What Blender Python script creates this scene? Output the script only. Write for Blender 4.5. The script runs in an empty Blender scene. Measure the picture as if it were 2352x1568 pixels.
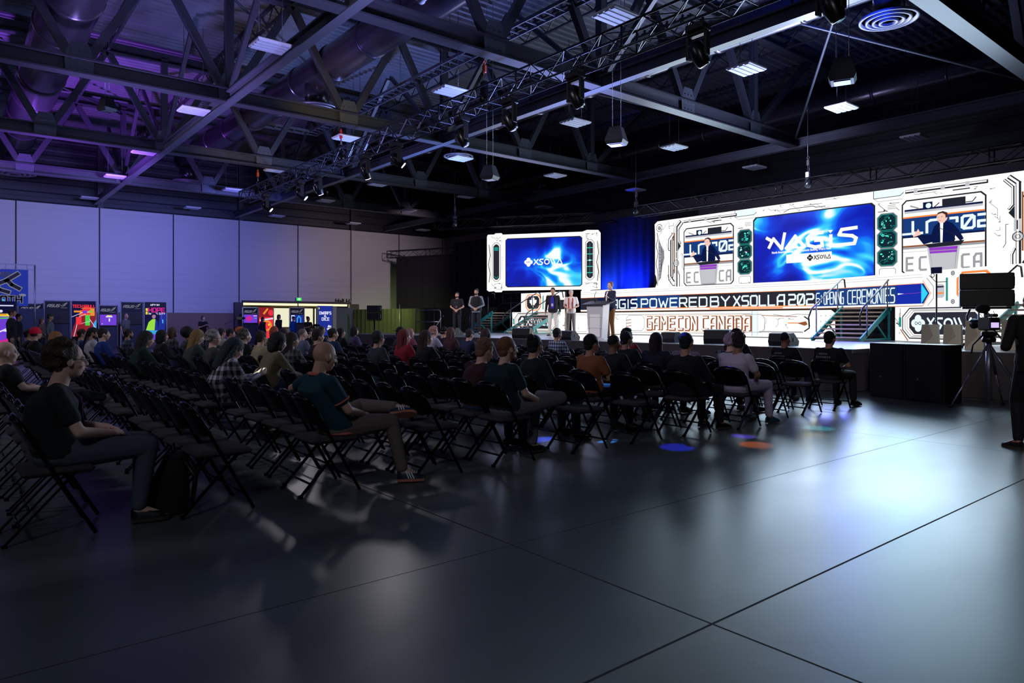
import bpy, bmesh, math, random
from mathutils import Vector, Matrix, Euler
random.seed(11)
SC = bpy.context.scene
COL = SC.collection
PI = math.pi
V = Vector

# ------------------------------------------------------------ materials
def lin(c):
    return tuple(((x/255)/12.92 if x/255 <= .04045 else ((x/255+.055)/1.055)**2.4) for x in c)
MATS = {}
def mat(name, rgb, rough=.6, metal=0., emit=0., spec=.5, noise=0., nscale=20., bump=0., erelax=None):
    if name in MATS: return MATS[name]
    m = bpy.data.materials.new(name); m.use_nodes = True
    nt = m.node_tree; b = nt.nodes['Principled BSDF']
    c = lin(rgb)
    b.inputs['Base Color'].default_value = (*c, 1)
    b.inputs['Roughness'].default_value = rough
    b.inputs['Metallic'].default_value = metal
    b.inputs['Specular IOR Level'].default_value = spec
    if emit:
        b.inputs['Emission Color'].default_value = (*c, 1)
        b.inputs['Emission Strength'].default_value = emit
    if noise or bump:
        tc = nt.nodes.new('ShaderNodeTexCoord'); n = nt.nodes.new('ShaderNodeTexNoise')
        n.inputs['Scale'].default_value = nscale; n.inputs['Detail'].default_value = 4
        nt.links.new(tc.outputs['Object'], n.inputs['Vector'])
        if noise:
            r = nt.nodes.new('ShaderNodeMapRange')
            r.inputs['To Min'].default_value = 1-noise; r.inputs['To Max'].default_value = 1+noise
            mx = nt.nodes.new('ShaderNodeMix'); mx.data_type = 'RGBA'; mx.blend_type = 'MULTIPLY'
            mx.inputs[0].default_value = 1; mx.inputs[6].default_value = (*c, 1)
            nt.links.new(n.outputs['Fac'], r.inputs['Value']); nt.links.new(r.outputs[0], mx.inputs[7])
            nt.links.new(mx.outputs[2], b.inputs['Base Color'])
        if bump:
            bp = nt.nodes.new('ShaderNodeBump'); bp.inputs['Strength'].default_value = bump; bp.inputs['Distance'].default_value = .02
            nt.links.new(n.outputs['Fac'], bp.inputs['Height']); nt.links.new(bp.outputs[0], b.inputs['Normal'])
    MATS[name] = m
    return m
def glow(name, rgb, s=1.):
    if name in MATS: return MATS[name]
    m = bpy.data.materials.new(name); m.use_nodes = True
    nt = m.node_tree; b = nt.nodes['Principled BSDF']
    b.inputs['Base Color'].default_value = (.01, .01, .01, 1)
    b.inputs['Roughness'].default_value = .6
    b.inputs['Specular IOR Level'].default_value = .1
    b.inputs['Emission Color'].default_value = (*lin(rgb), 1)
    b.inputs['Emission Strength'].default_value = s
    MATS[name] = m
    return m
def ramp(nt, stops):
    r = nt.nodes.new('ShaderNodeValToRGB'); e = r.color_ramp.elements
    while len(e) < len(stops): e.new(.5)
    for k, (p, c) in enumerate(stops): e[k].position = p; e[k].color = (*lin(c), 1)
    return r
def blue_waves():
    m = bpy.data.materials.new('blue_wave_picture'); m.use_nodes = True
    nt = m.node_tree; b = nt.nodes['Principled BSDF']; L = nt.links
    tc = nt.nodes.new('ShaderNodeTexCoord')
    mp = nt.nodes.new('ShaderNodeMapping'); mp.inputs['Rotation'].default_value = (0, .7, 0); mp.inputs['Scale'].default_value = (.55, .55, .9)
    n = nt.nodes.new('ShaderNodeTexNoise'); n.inputs['Scale'].default_value = .75; n.inputs['Detail'].default_value = 1.2; n.inputs['Distortion'].default_value = 2.4
    n2 = nt.nodes.new('ShaderNodeTexNoise'); n2.inputs['Scale'].default_value = .5; n2.inputs['Detail'].default_value = .5; n2.inputs['Distortion'].default_value = .8
    L.new(tc.outputs['Object'], mp.inputs[0]); L.new(mp.outputs[0], n.inputs[0]); L.new(tc.outputs['Object'], n2.inputs[0])
    # ridge = 1-|2n-1|
    a = nt.nodes.new('ShaderNodeMath'); a.operation = 'MULTIPLY_ADD'; a.inputs[1].default_value = 2; a.inputs[2].default_value = -1
    ab = nt.nodes.new('ShaderNodeMath'); ab.operation = 'ABSOLUTE'
    rg = nt.nodes.new('ShaderNodeMath'); rg.operation = 'SUBTRACT'; rg.inputs[0].default_value = 1
    mu = nt.nodes.new('ShaderNodeMath'); mu.operation = 'MULTIPLY'
    L.new(n.outputs['Fac'], a.inputs[0]); L.new(a.outputs[0], ab.inputs[0]); L.new(ab.outputs[0], rg.inputs[1])
    mr = nt.nodes.new('ShaderNodeMapRange'); mr.inputs['From Min'].default_value = .28; mr.inputs['From Max'].default_value = .68
    L.new(n2.outputs['Fac'], mr.inputs[0]); L.new(rg.outputs[0], mu.inputs[0]); L.new(mr.outputs[0], mu.inputs[1])
    r = ramp(nt, [(.0, (3, 8, 90)), (.3, (4, 24, 170)), (.52, (8, 60, 215)), (.68, (10, 130, 240)), (.8, (60, 205, 250)), (.9, (235, 245, 255))])
    L.new(mu.outputs[0], r.inputs[0])
    b.inputs['Base Color'].default_value = (.01, .01, .02, 1)
    L.new(r.outputs[0], b.inputs['Emission Color']); b.inputs['Emission Strength'].default_value = 1.15
    MATS['waves'] = m
    return m
def plaid(name, c1, c2, c3, sc):
    m = bpy.data.materials.new(name); m.use_nodes = True
    nt = m.node_tree; b = nt.nodes['Principled BSDF']; L = nt.links
    tc = nt.nodes.new('ShaderNodeTexCoord')
    sep = nt.nodes.new('ShaderNodeSeparateXYZ'); L.new(tc.outputs['Object'], sep.inputs[0])
    sm = nt.nodes.new('ShaderNodeMath'); sm.operation = 'ADD'; L.new(sep.outputs[0], sm.inputs[0]); L.new(sep.outputs[1], sm.inputs[1])
    outs = []
    for src in (sm.outputs[0], sep.outputs[2]):
        w = nt.nodes.new('ShaderNodeMath'); w.operation = 'MULTIPLY'; w.inputs[1].default_value = sc; L.new(src, w.inputs[0])
        s = nt.nodes.new('ShaderNodeMath'); s.operation = 'SINE'; L.new(w.outputs[0], s.inputs[0])
        g = nt.nodes.new('ShaderNodeMath'); g.operation = 'GREATER_THAN'; g.inputs[1].default_value = .1; L.new(s.outputs[0], g.inputs[0])
        outs.append(g.outputs[0])
    ad = nt.nodes.new('ShaderNodeMath'); ad.operation = 'ADD'; L.new(outs[0], ad.inputs[0]); L.new(outs[1], ad.inputs[1])
    dv = nt.nodes.new('ShaderNodeMath'); dv.operation = 'MULTIPLY'; dv.inputs[1].default_value = .5; L.new(ad.outputs[0], dv.inputs[0])
    r = ramp(nt, [(0, c1), (.4, c2), (.9, c3)]); L.new(dv.outputs[0], r.inputs[0]); L.new(r.outputs[0], b.inputs['Base Color'])
    b.inputs['Roughness'].default_value = .85
    MATS[name] = m
    return m

# ------------------------------------------------------------ mesh builder
class MB:
    def __init__(s): s.v = []; s.f = []; s.mi = []; s.sm = []
    def add(s, vs, fs, mi=0, smooth=False):
        o = len(s.v); s.v += [tuple(p) for p in vs]
        for f in fs: s.f.append(tuple(i+o for i in f)); s.mi.append(mi); s.sm.append(smooth)
    def box(s, c, d, rz=0, mi=0, M=None):
        x, y, z = d[0]/2, d[1]/2, d[2]/2
        P = [V((a*x, b*y, e*z)) for e in (-1, 1) for b in (-1, 1) for a in (-1, 1)]
        R = M or Matrix.Rotation(rz, 3, 'Z')
        s.add([R @ p + V(c) for p in P], [(0, 2, 3, 1), (4, 5, 7, 6), (0, 1, 5, 4), (2, 6, 7, 3), (0, 4, 6, 2), (1, 3, 7, 5)], mi)
    def bev(s, c, d, r=.01, rz=0, mi=0):
        """box with chamfered vertical and horizontal edges"""
        x, y, z = d[0]/2, d[1]/2, d[2]/2
        R = Matrix.Rotation(rz, 3, 'Z')
        def ring(k, zz): return [(x-k, y, zz), (-x+k, y, zz), (-x, y-k, zz), (-x, -y+k, zz), (-x+k, -y, zz), (x-k, -y, zz), (x, -y+k, zz), (x, y-k, zz)]
        def shr(k, zz): return [(px*(x-k)/x, py*(y-k)/y, pz) for px, py, pz in ring(r, zz)]
        rings = [shr(r, -z), ring(r, -z+r), ring(r, z-r), shr(r, z)]
        vs = [R @ V(p) + V(c) for q in rings for p in q]
        fs = [tuple(range(7, -1, -1)), tuple(range(24, 32))]
        for a in range(3):
            for i in range(8): fs.append((a*8+i, a*8+(i+1) % 8, (a+1)*8+(i+1) % 8, (a+1)*8+i))
        s.add(vs, fs, mi)
    def bar(s, p, q, w, h, up=(0, 0, 1), mi=0):
        p, q = V(p), V(q); d = (q-p).normalized(); u = V(up)
        if abs(d.dot(u)) > .98: u = V((0, 1, 0))
        r = d.cross(u).normalized(); u = r.cross(d).normalized()
        P = []
        for e in (p, q):
            for a, b in ((-1, -1), (1, -1), (1, 1), (-1, 1)): P.append(e + r*(a*w/2) + u*(b*h/2))
        s.add(P, [(3, 2, 1, 0), (4, 5, 6, 7), (0, 1, 5, 4), (1, 2, 6, 5), (2, 3, 7, 6), (3, 0, 4, 7)], mi)
    def tube(s, pts, r, n=8, mi=0, cap=True, closed=False, smooth=True):
        pts = [V(p) for p in pts]; N = len(pts)
        rr = r if isinstance(r, (list, tuple)) else [r]*N
        vs = []; pr = None
        for i in range(N):
            a = pts[i-1] if (i > 0 or closed) else pts[i]; b = pts[(i+1) % N] if (i < N-1 or closed) else pts[i]
            d = (b-a).normalized()
            if pr is None:
                u = V((0, 0, 1)) if abs(d.z) < .9 else V((1, 0, 0)); pr = d.cross(u).normalized()
            pr = (pr - d*pr.dot(d)); pr = pr.normalized() if pr.length > 1e-6 else d.orthogonal().normalized()
            w = d.cross(pr)
            for k in range(n):
                t = 2*PI*k/n; vs.append(pts[i] + (pr*math.cos(t) + w*math.sin(t))*rr[i])
        fs = []
        for i in range(N if closed else N-1):
            j = (i+1) % N
            for k in range(n): fs.append((i*n+k, i*n+(k+1) % n, j*n+(k+1) % n, j*n+k))
        if cap and not closed: fs += [tuple(range(n-1, -1, -1)), tuple((N-1)*n+k for k in range(n))]
        s.add(vs, fs, mi, smooth)
    def lathe(s, prof, c=(0, 0, 0), n=16, mi=0, sx=1, sy=1, smooth=True, M=None):
        vs = []; c = V(c)
        for r, z in prof:
            for k in range(n):
                p = V((r*sx*math.cos(2*PI*k/n), r*sy*math.sin(2*PI*k/n), z))
                vs.append((M @ p if M else p) + c)
        fs = []; N = len(prof)
        for i in range(N-1):
            for k in range(n): fs.append((i*n+k, i*n+(k+1) % n, (i+1)*n+(k+1) % n, (i+1)*n+k))
        fs += [tuple(range(n-1, -1, -1)), tuple((N-1)*n+k for k in range(n))]
        s.add(vs, fs, mi, smooth)
    def ell(s, c, r, n=14, m=9, M=None, mi=0):
        prof = []
        for i in range(m+1):
            a = -PI/2 + PI*i/m; prof.append((max(math.cos(a), .02), math.sin(a)))
        vs = []; c = V(c); R = M or Matrix.Identity(3)
        for rr, z in prof:
            for k in range(n): vs.append(R @ V((rr*r[0]*math.cos(2*PI*k/n), rr*r[1]*math.sin(2*PI*k/n), z*r[2])) + c)
        fs = []
        for i in range(m):
            for k in range(n): fs.append((i*n+k, i*n+(k+1) % n, (i+1)*n+(k+1) % n, (i+1)*n+k))
        fs += [tuple(range(n-1, -1, -1)), tuple(m*n+k for k in range(n))]
        s.add(vs, fs, mi, True)
    def limb(s, p, q, ra, rb, n=10):
        """rounded cone"""
        p, q = V(p), V(q); d = q-p; L = d.length; d = d.normalized(); pts = []; rs = []
        for t in (-1, -.75, -.4): pts.append(p+d*(t*ra)); rs.append(ra*math.sqrt(max(1-t*t, .01)))
        pts.append(p); rs.append(ra); pts.append(q); rs.append(rb)
        for t in (.4, .75, 1): pts.append(q+d*(t*rb)); rs.append(rb*math.sqrt(max(1-t*t, .01)))
        s.tube(pts, rs, n)
    def loft(s, rings, n=16):
        """rings: (centre, half width x, half depth, tilt) stacked ellipses"""
        vs = []
        for c, a, b, tl in rings:
            for k in range(n):
                t = 2*PI*k/n; ct = math.cos(t); st = math.sin(t)
                x = a*math.copysign(abs(ct)**.8, ct); y = b*math.copysign(abs(st)**.8, st)
                vs.append(V((c[0]+x, c[1]+y*math.cos(tl), c[2]+y*math.sin(tl))))
        fs = [tuple(range(n-1, -1, -1)), tuple((len(rings)-1)*n+k for k in range(n))]
        for i in range(len(rings)-1):
            for k in range(n): fs.append((i*n+k, i*n+(k+1) % n, (i+1)*n+(k+1) % n, (i+1)*n+k))
        s.add(vs, fs, 0, True)
    def mesh(s, name, mats):
        me = bpy.data.meshes.new(name); me.from_pydata(s.v, [], s.f)
        for m in (mats if isinstance(mats, (list, tuple)) else [mats]): me.materials.append(m)
        me.polygons.foreach_set('material_index', s.mi); me.polygons.foreach_set('use_smooth', s.sm)
        me.update()
        return me
    def build(s, name, mats, parent=None, kind=None, label=None):
        o = bpy.data.objects.new(name, s.mesh(name, mats)); COL.objects.link(o)
        if parent: o.parent = parent
        if kind: o['kind'] = kind
        if label: o['label'] = label
        return o
def tag(o, label, cat, group=None, kind=None):
    o['label'] = label; o['category'] = cat
    if group: o['group'] = group
    if kind: o['kind'] = kind
    return o
def thing(name, label, cat, loc=(0, 0, 0), rz=0, group=None):
    o = bpy.data.objects.new(name, None); o.empty_display_size = .1; COL.objects.link(o)
    o.location = loc; o.rotation_euler = (0, 0, rz)
    return tag(o, label, cat, group)
def kids(o): return KIDS.get(o.name) or [c for c in o.children]
KIDS = {}
def dup(root, loc, rz=0, label=None, group=None, rot=None, scale=1):
    r = root.copy(); COL.objects.link(r); r.location = loc; r.rotation_euler = rot or (0, 0, rz); r.scale = (scale,)*3
    if label: r['label'] = label
    if group: r['group'] = group
    for ch in kids(root):
        c = ch.copy(); COL.objects.link(c); c.parent = r
        for g in kids(ch):
            d = g.copy(); COL.objects.link(d); d.parent = c
    return r
def freeze(root):
    KIDS[root.name] = list(root.children)
    for c in root.children: KIDS[c.name] = list(c.children)
    return root
ORD = ['zeroth', 'first', 'second', 'third', 'fourth', 'fifth', 'sixth', 'seventh', 'eighth', 'ninth', 'tenth', 'eleventh', 'twelfth', 'thirteenth', 'fourteenth', 'fifteenth', 'sixteenth', 'seventeenth', 'eighteenth', 'nineteenth', 'twentieth', 'twenty-first', 'twenty-second', 'twenty-third', 'twenty-fourth', 'twenty-fifth', 'twenty-sixth', 'twenty-seventh', 'twenty-eighth']

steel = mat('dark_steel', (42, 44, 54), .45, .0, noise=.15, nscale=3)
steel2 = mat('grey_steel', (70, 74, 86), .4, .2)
blackm = mat('black_metal', (14, 15, 18), .3, .0)
blackp = mat('black_plastic', (12, 12, 14), .45)
blackc = mat('black_cloth', (12, 13, 17), .95, bump=.3, nscale=60)
alum = mat('aluminium', (150, 155, 165), .35, .8)
white_on = glow('led_white', (255, 252, 246), 1.12)

# ------------------------------------------------------------ camera
cam = bpy.data.objects.new('camera', bpy.data.cameras.new('camera')); COL.objects.link(cam)
cam.location = (0, 0, 1.38); cam.rotation_euler = (PI/2, 0, math.radians(50.78))
cam.data.sensor_width = 36; cam.data.lens = 24.49; cam.data.shift_y = -48/2352; cam.data.clip_end = 200
SC.camera = cam
SC.view_settings.view_transform = 'Standard'; SC.view_settings.look = 'None'
SC.view_settings.exposure = 0; SC.view_settings.gamma = 1

# ------------------------------------------------------------ room shell
def floor_mat():
    m = bpy.data.materials.new('polished_concrete'); m.use_nodes = True
    nt = m.node_tree; b = nt.nodes['Principled BSDF']; L = nt.links
    tc = nt.nodes.new('ShaderNodeTexCoord'); sep = nt.nodes.new('ShaderNodeSeparateXYZ'); L.new(tc.outputs['Object'], sep.inputs[0])
    n = nt.nodes.new('ShaderNodeTexNoise'); n.inputs['Scale'].default_value = .5; n.inputs['Detail'].default_value = 6; n.inputs['Distortion'].default_value = 1.2
    mp = nt.nodes.new('ShaderNodeMapping'); mp.inputs['Scale'].default_value = (1, .35, 1); mp.inputs['Rotation'].default_value = (0, 0, .5)
    L.new(tc.outputs['Object'], mp.inputs[0]); L.new(mp.outputs[0], n.inputs[0])
    r = ramp(nt, [(.3, (62, 68, 70)), (.55, (92, 98, 98)), (.75, (116, 120, 118))]); L.new(n.outputs['Fac'], r.inputs[0])
    # joints
    prev = None
    for ax, pos, w in ((0, -1.88, .007), (1, 2.71, .007), (0, -3.32, .004), (0, 4.1, .006), (1, 8.7, .004), (0, -7.9, .006), (0, -13.9, .006), (1, -3.3, .006)):
        s = nt.nodes.new('ShaderNodeMath'); s.operation = 'SUBTRACT'; s.inputs[1].default_value = pos; L.new(sep.outputs[ax], s.inputs[0])
        n3 = nt.nodes.new('ShaderNodeMath'); n3.operation = 'ABSOLUTE'; L.new(s.outputs[0], n3.inputs[0])
        c = nt.nodes.new('ShaderNodeMath'); c.operation = 'LESS_THAN'; c.inputs[1].default_value = w; L.new(n3.outputs[0], c.inputs[0])
        if prev is not None:
            mx = nt.nodes.new('ShaderNodeMath'); mx.operation = 'MAXIMUM'; L.new(prev, mx.inputs[0]); L.new(c.outputs[0], mx.inputs[1]); prev = mx.outputs[0]
        else: prev = c.outputs[0]
    mix = nt.nodes.new('ShaderNodeMix'); mix.data_type = 'RGBA'; L.new(prev, mix.inputs[0]); L.new(r.outputs[0], mix.inputs[6]); mix.inputs[7].default_value = (.006, .006, .007, 1)
    L.new(mix.outputs[2], b.inputs['Base Color'])
    n2 = nt.nodes.new('ShaderNodeTexNoise'); n2.inputs['Scale'].default_value = .9; n2.inputs['Detail'].default_value = 3; L.new(mp.outputs[0], n2.inputs[0])
    rr = nt.nodes.new('ShaderNodeMapRange'); rr.inputs['To Min'].default_value = .25; rr.inputs['To Max'].default_value = .4; L.new(n2.outputs['Fac'], rr.inputs[0])
    mr = nt.nodes.new('ShaderNodeMath'); mr.operation = 'MULTIPLY_ADD'; mr.inputs[1].default_value = .6; L.new(prev, mr.inputs[0]); L.new(rr.outputs[0], mr.inputs[2])
    L.new(mr.outputs[0], b.inputs['Roughness'])
    b.inputs['Specular IOR Level'].default_value = .55
    n4 = nt.nodes.new('ShaderNodeTexNoise'); n4.inputs['Scale'].default_value = 9; n4.inputs['Detail'].default_value = 4; L.new(mp.outputs[0], n4.inputs[0])
    bp = nt.nodes.new('ShaderNodeBump'); bp.inputs['Strength'].default_value = .012; bp.inputs['Distance'].default_value = .02; L.new(n4.outputs['Fac'], bp.inputs['Height']); L.new(bp.outputs[0], b.inputs['Normal'])
    return m
m = MB(); m.box((-15, 9, -.05), (54, 42, .1)); m.build('floor', floor_mat(), kind='structure')

def ribbed(name, rgb, per_m, axis, rough=.6, strength=.5):
    m = bpy.data.materials.new(name); m.use_nodes = True
    nt = m.node_tree; b = nt.nodes['Principled BSDF']; L = nt.links
    b.inputs['Base Color'].default_value = (*lin(rgb), 1); b.inputs['Roughness'].default_value = rough
    tc = nt.nodes.new('ShaderNodeTexCoord'); sep = nt.nodes.new('ShaderNodeSeparateXYZ'); L.new(tc.outputs['Object'], sep.inputs[0])
    w = nt.nodes.new('ShaderNodeMath'); w.operation = 'MULTIPLY'; w.inputs[1].default_value = per_m*2*PI; L.new(sep.outputs[axis], w.inputs[0])
    s = nt.nodes.new('ShaderNodeMath'); s.operation = 'SINE'; L.new(w.outputs[0], s.inputs[0])
    mr = nt.nodes.new('ShaderNodeMapRange'); mr.inputs['From Min'].default_value = -.4; mr.inputs['From Max'].default_value = .4; L.new(s.outputs[0], mr.inputs[0])
    bp = nt.nodes.new('ShaderNodeBump'); bp.inputs['Strength'].default_value = strength; bp.inputs['Distance'].default_value = .03; L.new(mr.outputs[0], bp.inputs['Height']); L.new(bp.outputs[0], b.inputs['Normal'])
    return m
WH = 7.0; DK = 10.75
wpanel = ribbed('wall_panel', (200, 200, 205), 2.6, 2, .55, .22)
wdark = ribbed('dark_siding', (30, 34, 44), 2.2, 2, .5, .6)
taupe = mat('taupe_wall', (138, 114, 100), .8, noise=.06, nscale=2)
# left wall (X=-40): openings between Y 13.02 and 19.59 up to 2.41
m = MB()
m.box((-40.1, .505, (1.8+WH)/2), (.2, 25.01, WH-1.8)); m.box((-40.1, 16.3, (2.41+WH)/2), (.2, 6.58, WH-2.41)); m.box((-40.1, 23.2, (1.8+WH)/2), (.2, 7.2, WH-1.8))
m.build('wall_left', wpanel, kind='structure')
m = MB(); m.box((-40.08, 1.0, .9), (.2, 24.04, 1.8)); m.box((-40.08, 23.2, .9), (.2, 7.2, 1.8)); m.build('wall_left_lower', taupe, kind='structure')
m = MB(); m.box((-40.1, 7.8, (WH+DK)/2+.3), (.24, 38, DK-WH+.6)); m.build('wall_left_upper', wdark, kind='structure')
seam = mat('seam', (24, 26, 40), .7)
m = MB()
for k in range(-1, 8): m.box((-39.99, 2.65+3.41*k-.02, (1.8+WH)/2), (.03, .05, WH-1.8))
m.build('trim_1', seam, kind='structure')
m = MB()
for y in (6.05, 12.9, 19.7): m.box((-39.9, y, (WH+DK)/2), (.25, .25, DK-WH))
m.build('trim_2', steel, kind='structure')
m = MB(); m.box((-16, 26.75, (WH)/2), (48, .2, WH)); m.build('wall_back', mat('grey_wall', (120, 116, 118), .8, noise=.05, nscale=2), kind='structure')
m = MB(); m.box((-16, 26.75, (WH+DK)/2+.3), (48, .24, DK-WH+.6)); m.build('wall_back_upper', ribbed('dark_siding_b', (24, 26, 34), 2.2, 2, .6, .4), kind='structure')
m = MB(); m.box((12, 9, DK/2), (.2, 40, DK)); m.build('wall_right', mat('dark_wall', (30, 30, 36), .9), kind='structure')
m = MB(); m.box((-15, -12, DK/2), (54, .2, DK)); m.build('wall_front', mat('dark_wall', (30, 30, 36), .9), kind='structure')
# corrugated roof deck: real trapezoid ribs running along Y
m = MB(); pitch = .3; x = -40.2; vs = []; fs = []; k = 0
while x < 12:
    for dx, z in ((0, DK), (.11, DK), (.15, DK+.12), (.26, DK+.12)):
        vs += [(x+dx, -12, z), (x+dx, 27, z)]
    x += pitch
n = len(vs)//2
fs = [(2*i, 2*i+2, 2*i+3, 2*i+1) for i in range(n-1)]
m.add(vs, fs); m.box((-14, 7.5, DK+.3), (53, 40, .1)); m.build('ceiling', mat('roof_deck', (84, 86, 98), .5, noise=.15, nscale=2), kind='structure')

# ------------------------------------------------------------ roof trusses (along Y)
ZB = 7.15; ZT = 10.3
nodes = [5.85+3.4*k for k in range(-5, 5)]          # -11.15 .. 19.45
def ibeam(mb, p, q, w, h, t=.03):
    p, q = V(p), V(q); u = V((0, 0, 1))
    mb.bar(p, q, t*1.4, h); mb.bar(p+u*(h/2), q+u*(h/2), w, t*1.3); mb.bar(p-u*(h/2), q-u*(h/2), w, t*1.3)
TX = [-33, -26, -19, -12, -5, 2]
TN = ['farthest, by the left wall', 'second from the left wall', 'third from the left wall', 'crossing the middle of the ceiling', 'at the upper right, lit pale', 'nearest to the camera']
for tx, tn in zip(TX, TN):
    T = thing('roof_truss', 'dark steel roof truss running toward the stage, '+tn, 'truss', (tx, 0, ZB), 0, 'roof trusses')
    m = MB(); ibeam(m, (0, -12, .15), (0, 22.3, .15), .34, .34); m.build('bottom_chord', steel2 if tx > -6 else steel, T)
    m = MB(); ibeam(m, (0, -12, ZT-ZB), (0, 26, ZT-ZB), .3, .3); m.build('top_chord', steel, T)
    for i, y in enumerate(nodes):
        g = MB()
        for s in (-1, 1):
            if s > 0 and y > 19: yt = y+3.4
            else: yt = y+1.7*s
            m = MB(); m.bar((0, y+.12*s, .25), (0, yt, ZT-ZB-.1), .19, .17, up=(1, 0, 0)); m.build('diagonal', steel, T)
        if i % 2 == 1:
            m = MB(); m.bar((0, y, .3), (0, y, ZT-ZB), .2, .2); m.build('vertical', steel, T)
        for sx in (-.09, .09):
            g.add([(sx, y-.28, 0), (sx, y+.28, 0), (sx, y+.3, .35), (sx, y+.18, .7), (sx, y-.18, .7), (sx, y-.3, .35)], [(0, 1, 2, 3, 4, 5)] if sx > 0 else [(5, 4, 3, 2, 1, 0)])
            for a in (-.15, 0, .15):
                for b in (.1, .3, .5): g.box((sx*1.12, y+a, b), (.02, .03, .03))
        g.build('gusset_plate', steel2, T)
# beams and braces across (along X)
for j, (y, lab) in enumerate(((-.95, 'above the left seating'), (5.85, 'running to the first wall column, pale edge lit'), (12.6, 'running over the seating under the round duct'), (21.95, 'along the ends of the trusses over the stage'))):
    T = thing('cross_beam', 'long steel cross beam '+lab, 'beam', (0, y, ZB), 0, 'cross beams')
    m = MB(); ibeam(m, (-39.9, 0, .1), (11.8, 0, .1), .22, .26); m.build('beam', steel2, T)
    if 0 < y < 20:
        for tx in TX:
            for s in (-1, 1):
                if tx+s*3.5 > 8: continue
                m = MB(); m.bar((tx+s*.2, 0, .3), (tx+s*3.4, 0, ZT-ZB-.1), .12, .12, up=(0, 1, 0)); m.build('brace', steel, T)
# open web joists at deck
JN = ['over the back rows', 'second from the back', 'third from the back', 'fourth from the back', 'fifth from the back', 'over the lighting truss', 'over the front rows', 'over the stage']
for j, y in enumerate([-6, -2.6, .75, 4.15, 7.55, 10.95, 14.35, 17.75, 21.15, 24.3]):
    T = thing('roof_joist', 'thin open web roof joist under the corrugated deck, '+(JN[j] if j < 8 else ('beyond the stage front' if j == 8 else 'by the back wall')), 'joist', (0, y, ZT), 0, 'roof joists')
    m = MB(); m.bar((-39.9, 0, .4), (11.8, 0, .4), .1, .06); m.bar((-39.9, 0, -.1), (11.8, 0, -.1), .08, .05); m.build('chords', steel, T)
    m = MB(); x = -39.9; k = 0
    while x < 11:
        a, b = (-.08, .38) if k % 2 == 0 else (.38, -.08)
        m.bar((x, 0, a), (x+.5, 0, b), .03, .03); x += .5; k += 1
    m.build('web', steel, T)
# thin X rods above stage side
T = thing('brace_rods', 'thin crossed steel brace rods high over the stage', 'brace', (0, 0, 0))
m = MB()
for a, b in (((-5, 21.9, 7.3), (-12, 12.6, 10)), ((-12, 21.9, 7.3), (-5, 12.6, 10)), ((-12, 21.9, 7.3), (-19, 12.6, 10)), ((-19, 5.85, 10), (-12, -.9, 10)), ((-33, 5.85, 10), (-26, -.9, 10)), ((-26, 12.6, 10), (-19, 5.85, 10))): m.tube([a, b], .035, 6)
m.build('rods', steel2, T)

# ------------------------------------------------------------ ducts along X
ductm = mat('duct_metal', (74, 70, 84), .26, .7, noise=.15, nscale=2)
def duct(y, z, r, x0, x1, lab, drops=()):
    T = thing('round_duct', lab, 'duct', (0, y, z), 0, 'large round ducts')
    m = MB(); pts = []; n = int((x1-x0)/.55)
    m.tube([(x0, 0, 0), (x1, 0, 0)], r, 28)
    m.build('pipe', ductm, T)
    for k in range(int((x1-x0)/2.3)+1): m = MB(); m.tube([(x0+.2+2.3*k, 0, 0), (x0+.3+2.3*k, 0, 0)], r+.025, 28); m.build('collar', ductm, T)
    for dx in drops:
        m = MB(); m.tube([(dx, 0, -r*.5), (dx, 0, -r-.55)], r*.72, 24); m.build('drop', ductm, T)
        m = MB(); zz = -r-.55
        for q in range(4):
            R = r*(1.35-.3*q); m.lathe([(R, zz+.02-.02*q), (R*1.0, zz-.03-.02*q), (R-.05, zz-.03-.02*q), (R-.06, zz+.02-.02*q)], (dx, 0, 0), 28)
        m.build('diffuser', mat('diffuser', (120, 120, 132), .45, .3), T)
duct(8.9, 8.95, .5, -35.5, 8, 'large dark round duct with a glossy highlight, second from the left', (-35, -20.4, -6))
duct(2.35, 8.95, .62, -37.5, 8, 'round duct lit purple at the far upper left', (-37,))
duct(15.3, 8.65, .42, -36, 8, 'round duct lit blue above the lighting truss', (-34, -22, -6.3))
duct(25.1, 9.3, .42, -34, 8, 'dim round duct high over the stage screens', (-28,))
T = thing('cable_tray', 'ladder-like cable tray hanging between the ducts', 'cable tray', (0, 11.5, 8.9))
m = MB(); m.bar((-27, -.22, 0), (6, -.22, 0), .03, .09); m.bar((-27, .22, 0), (6, .22, 0), .03, .09); m.bar((-27, -.22, 0), (-27, -1.9, 0), .03, .09); m.bar((-26.5, -.22, 0), (-26.5, -1.9, 0), .03, .09); m.build('rail', steel2, T)
m = MB()
for k in range(95): m.bar((-27+.35*k, -.22, 0), (-27+.35*k, .22, 0), .03, .03)
for k in range(5): m.bar((-27, -.4-.37*k, 0), (-26.5, -.4-.37*k, 0), .03, .03)
m.build('rungs', steel2, T)
m = MB()
for k in range(12): m.tube([(-26+2.9*k, .22, 0), (-26+2.9*k, .22, 1.6)], .008, 5)
m.build('hanger_rods', steel2, T)

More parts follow.
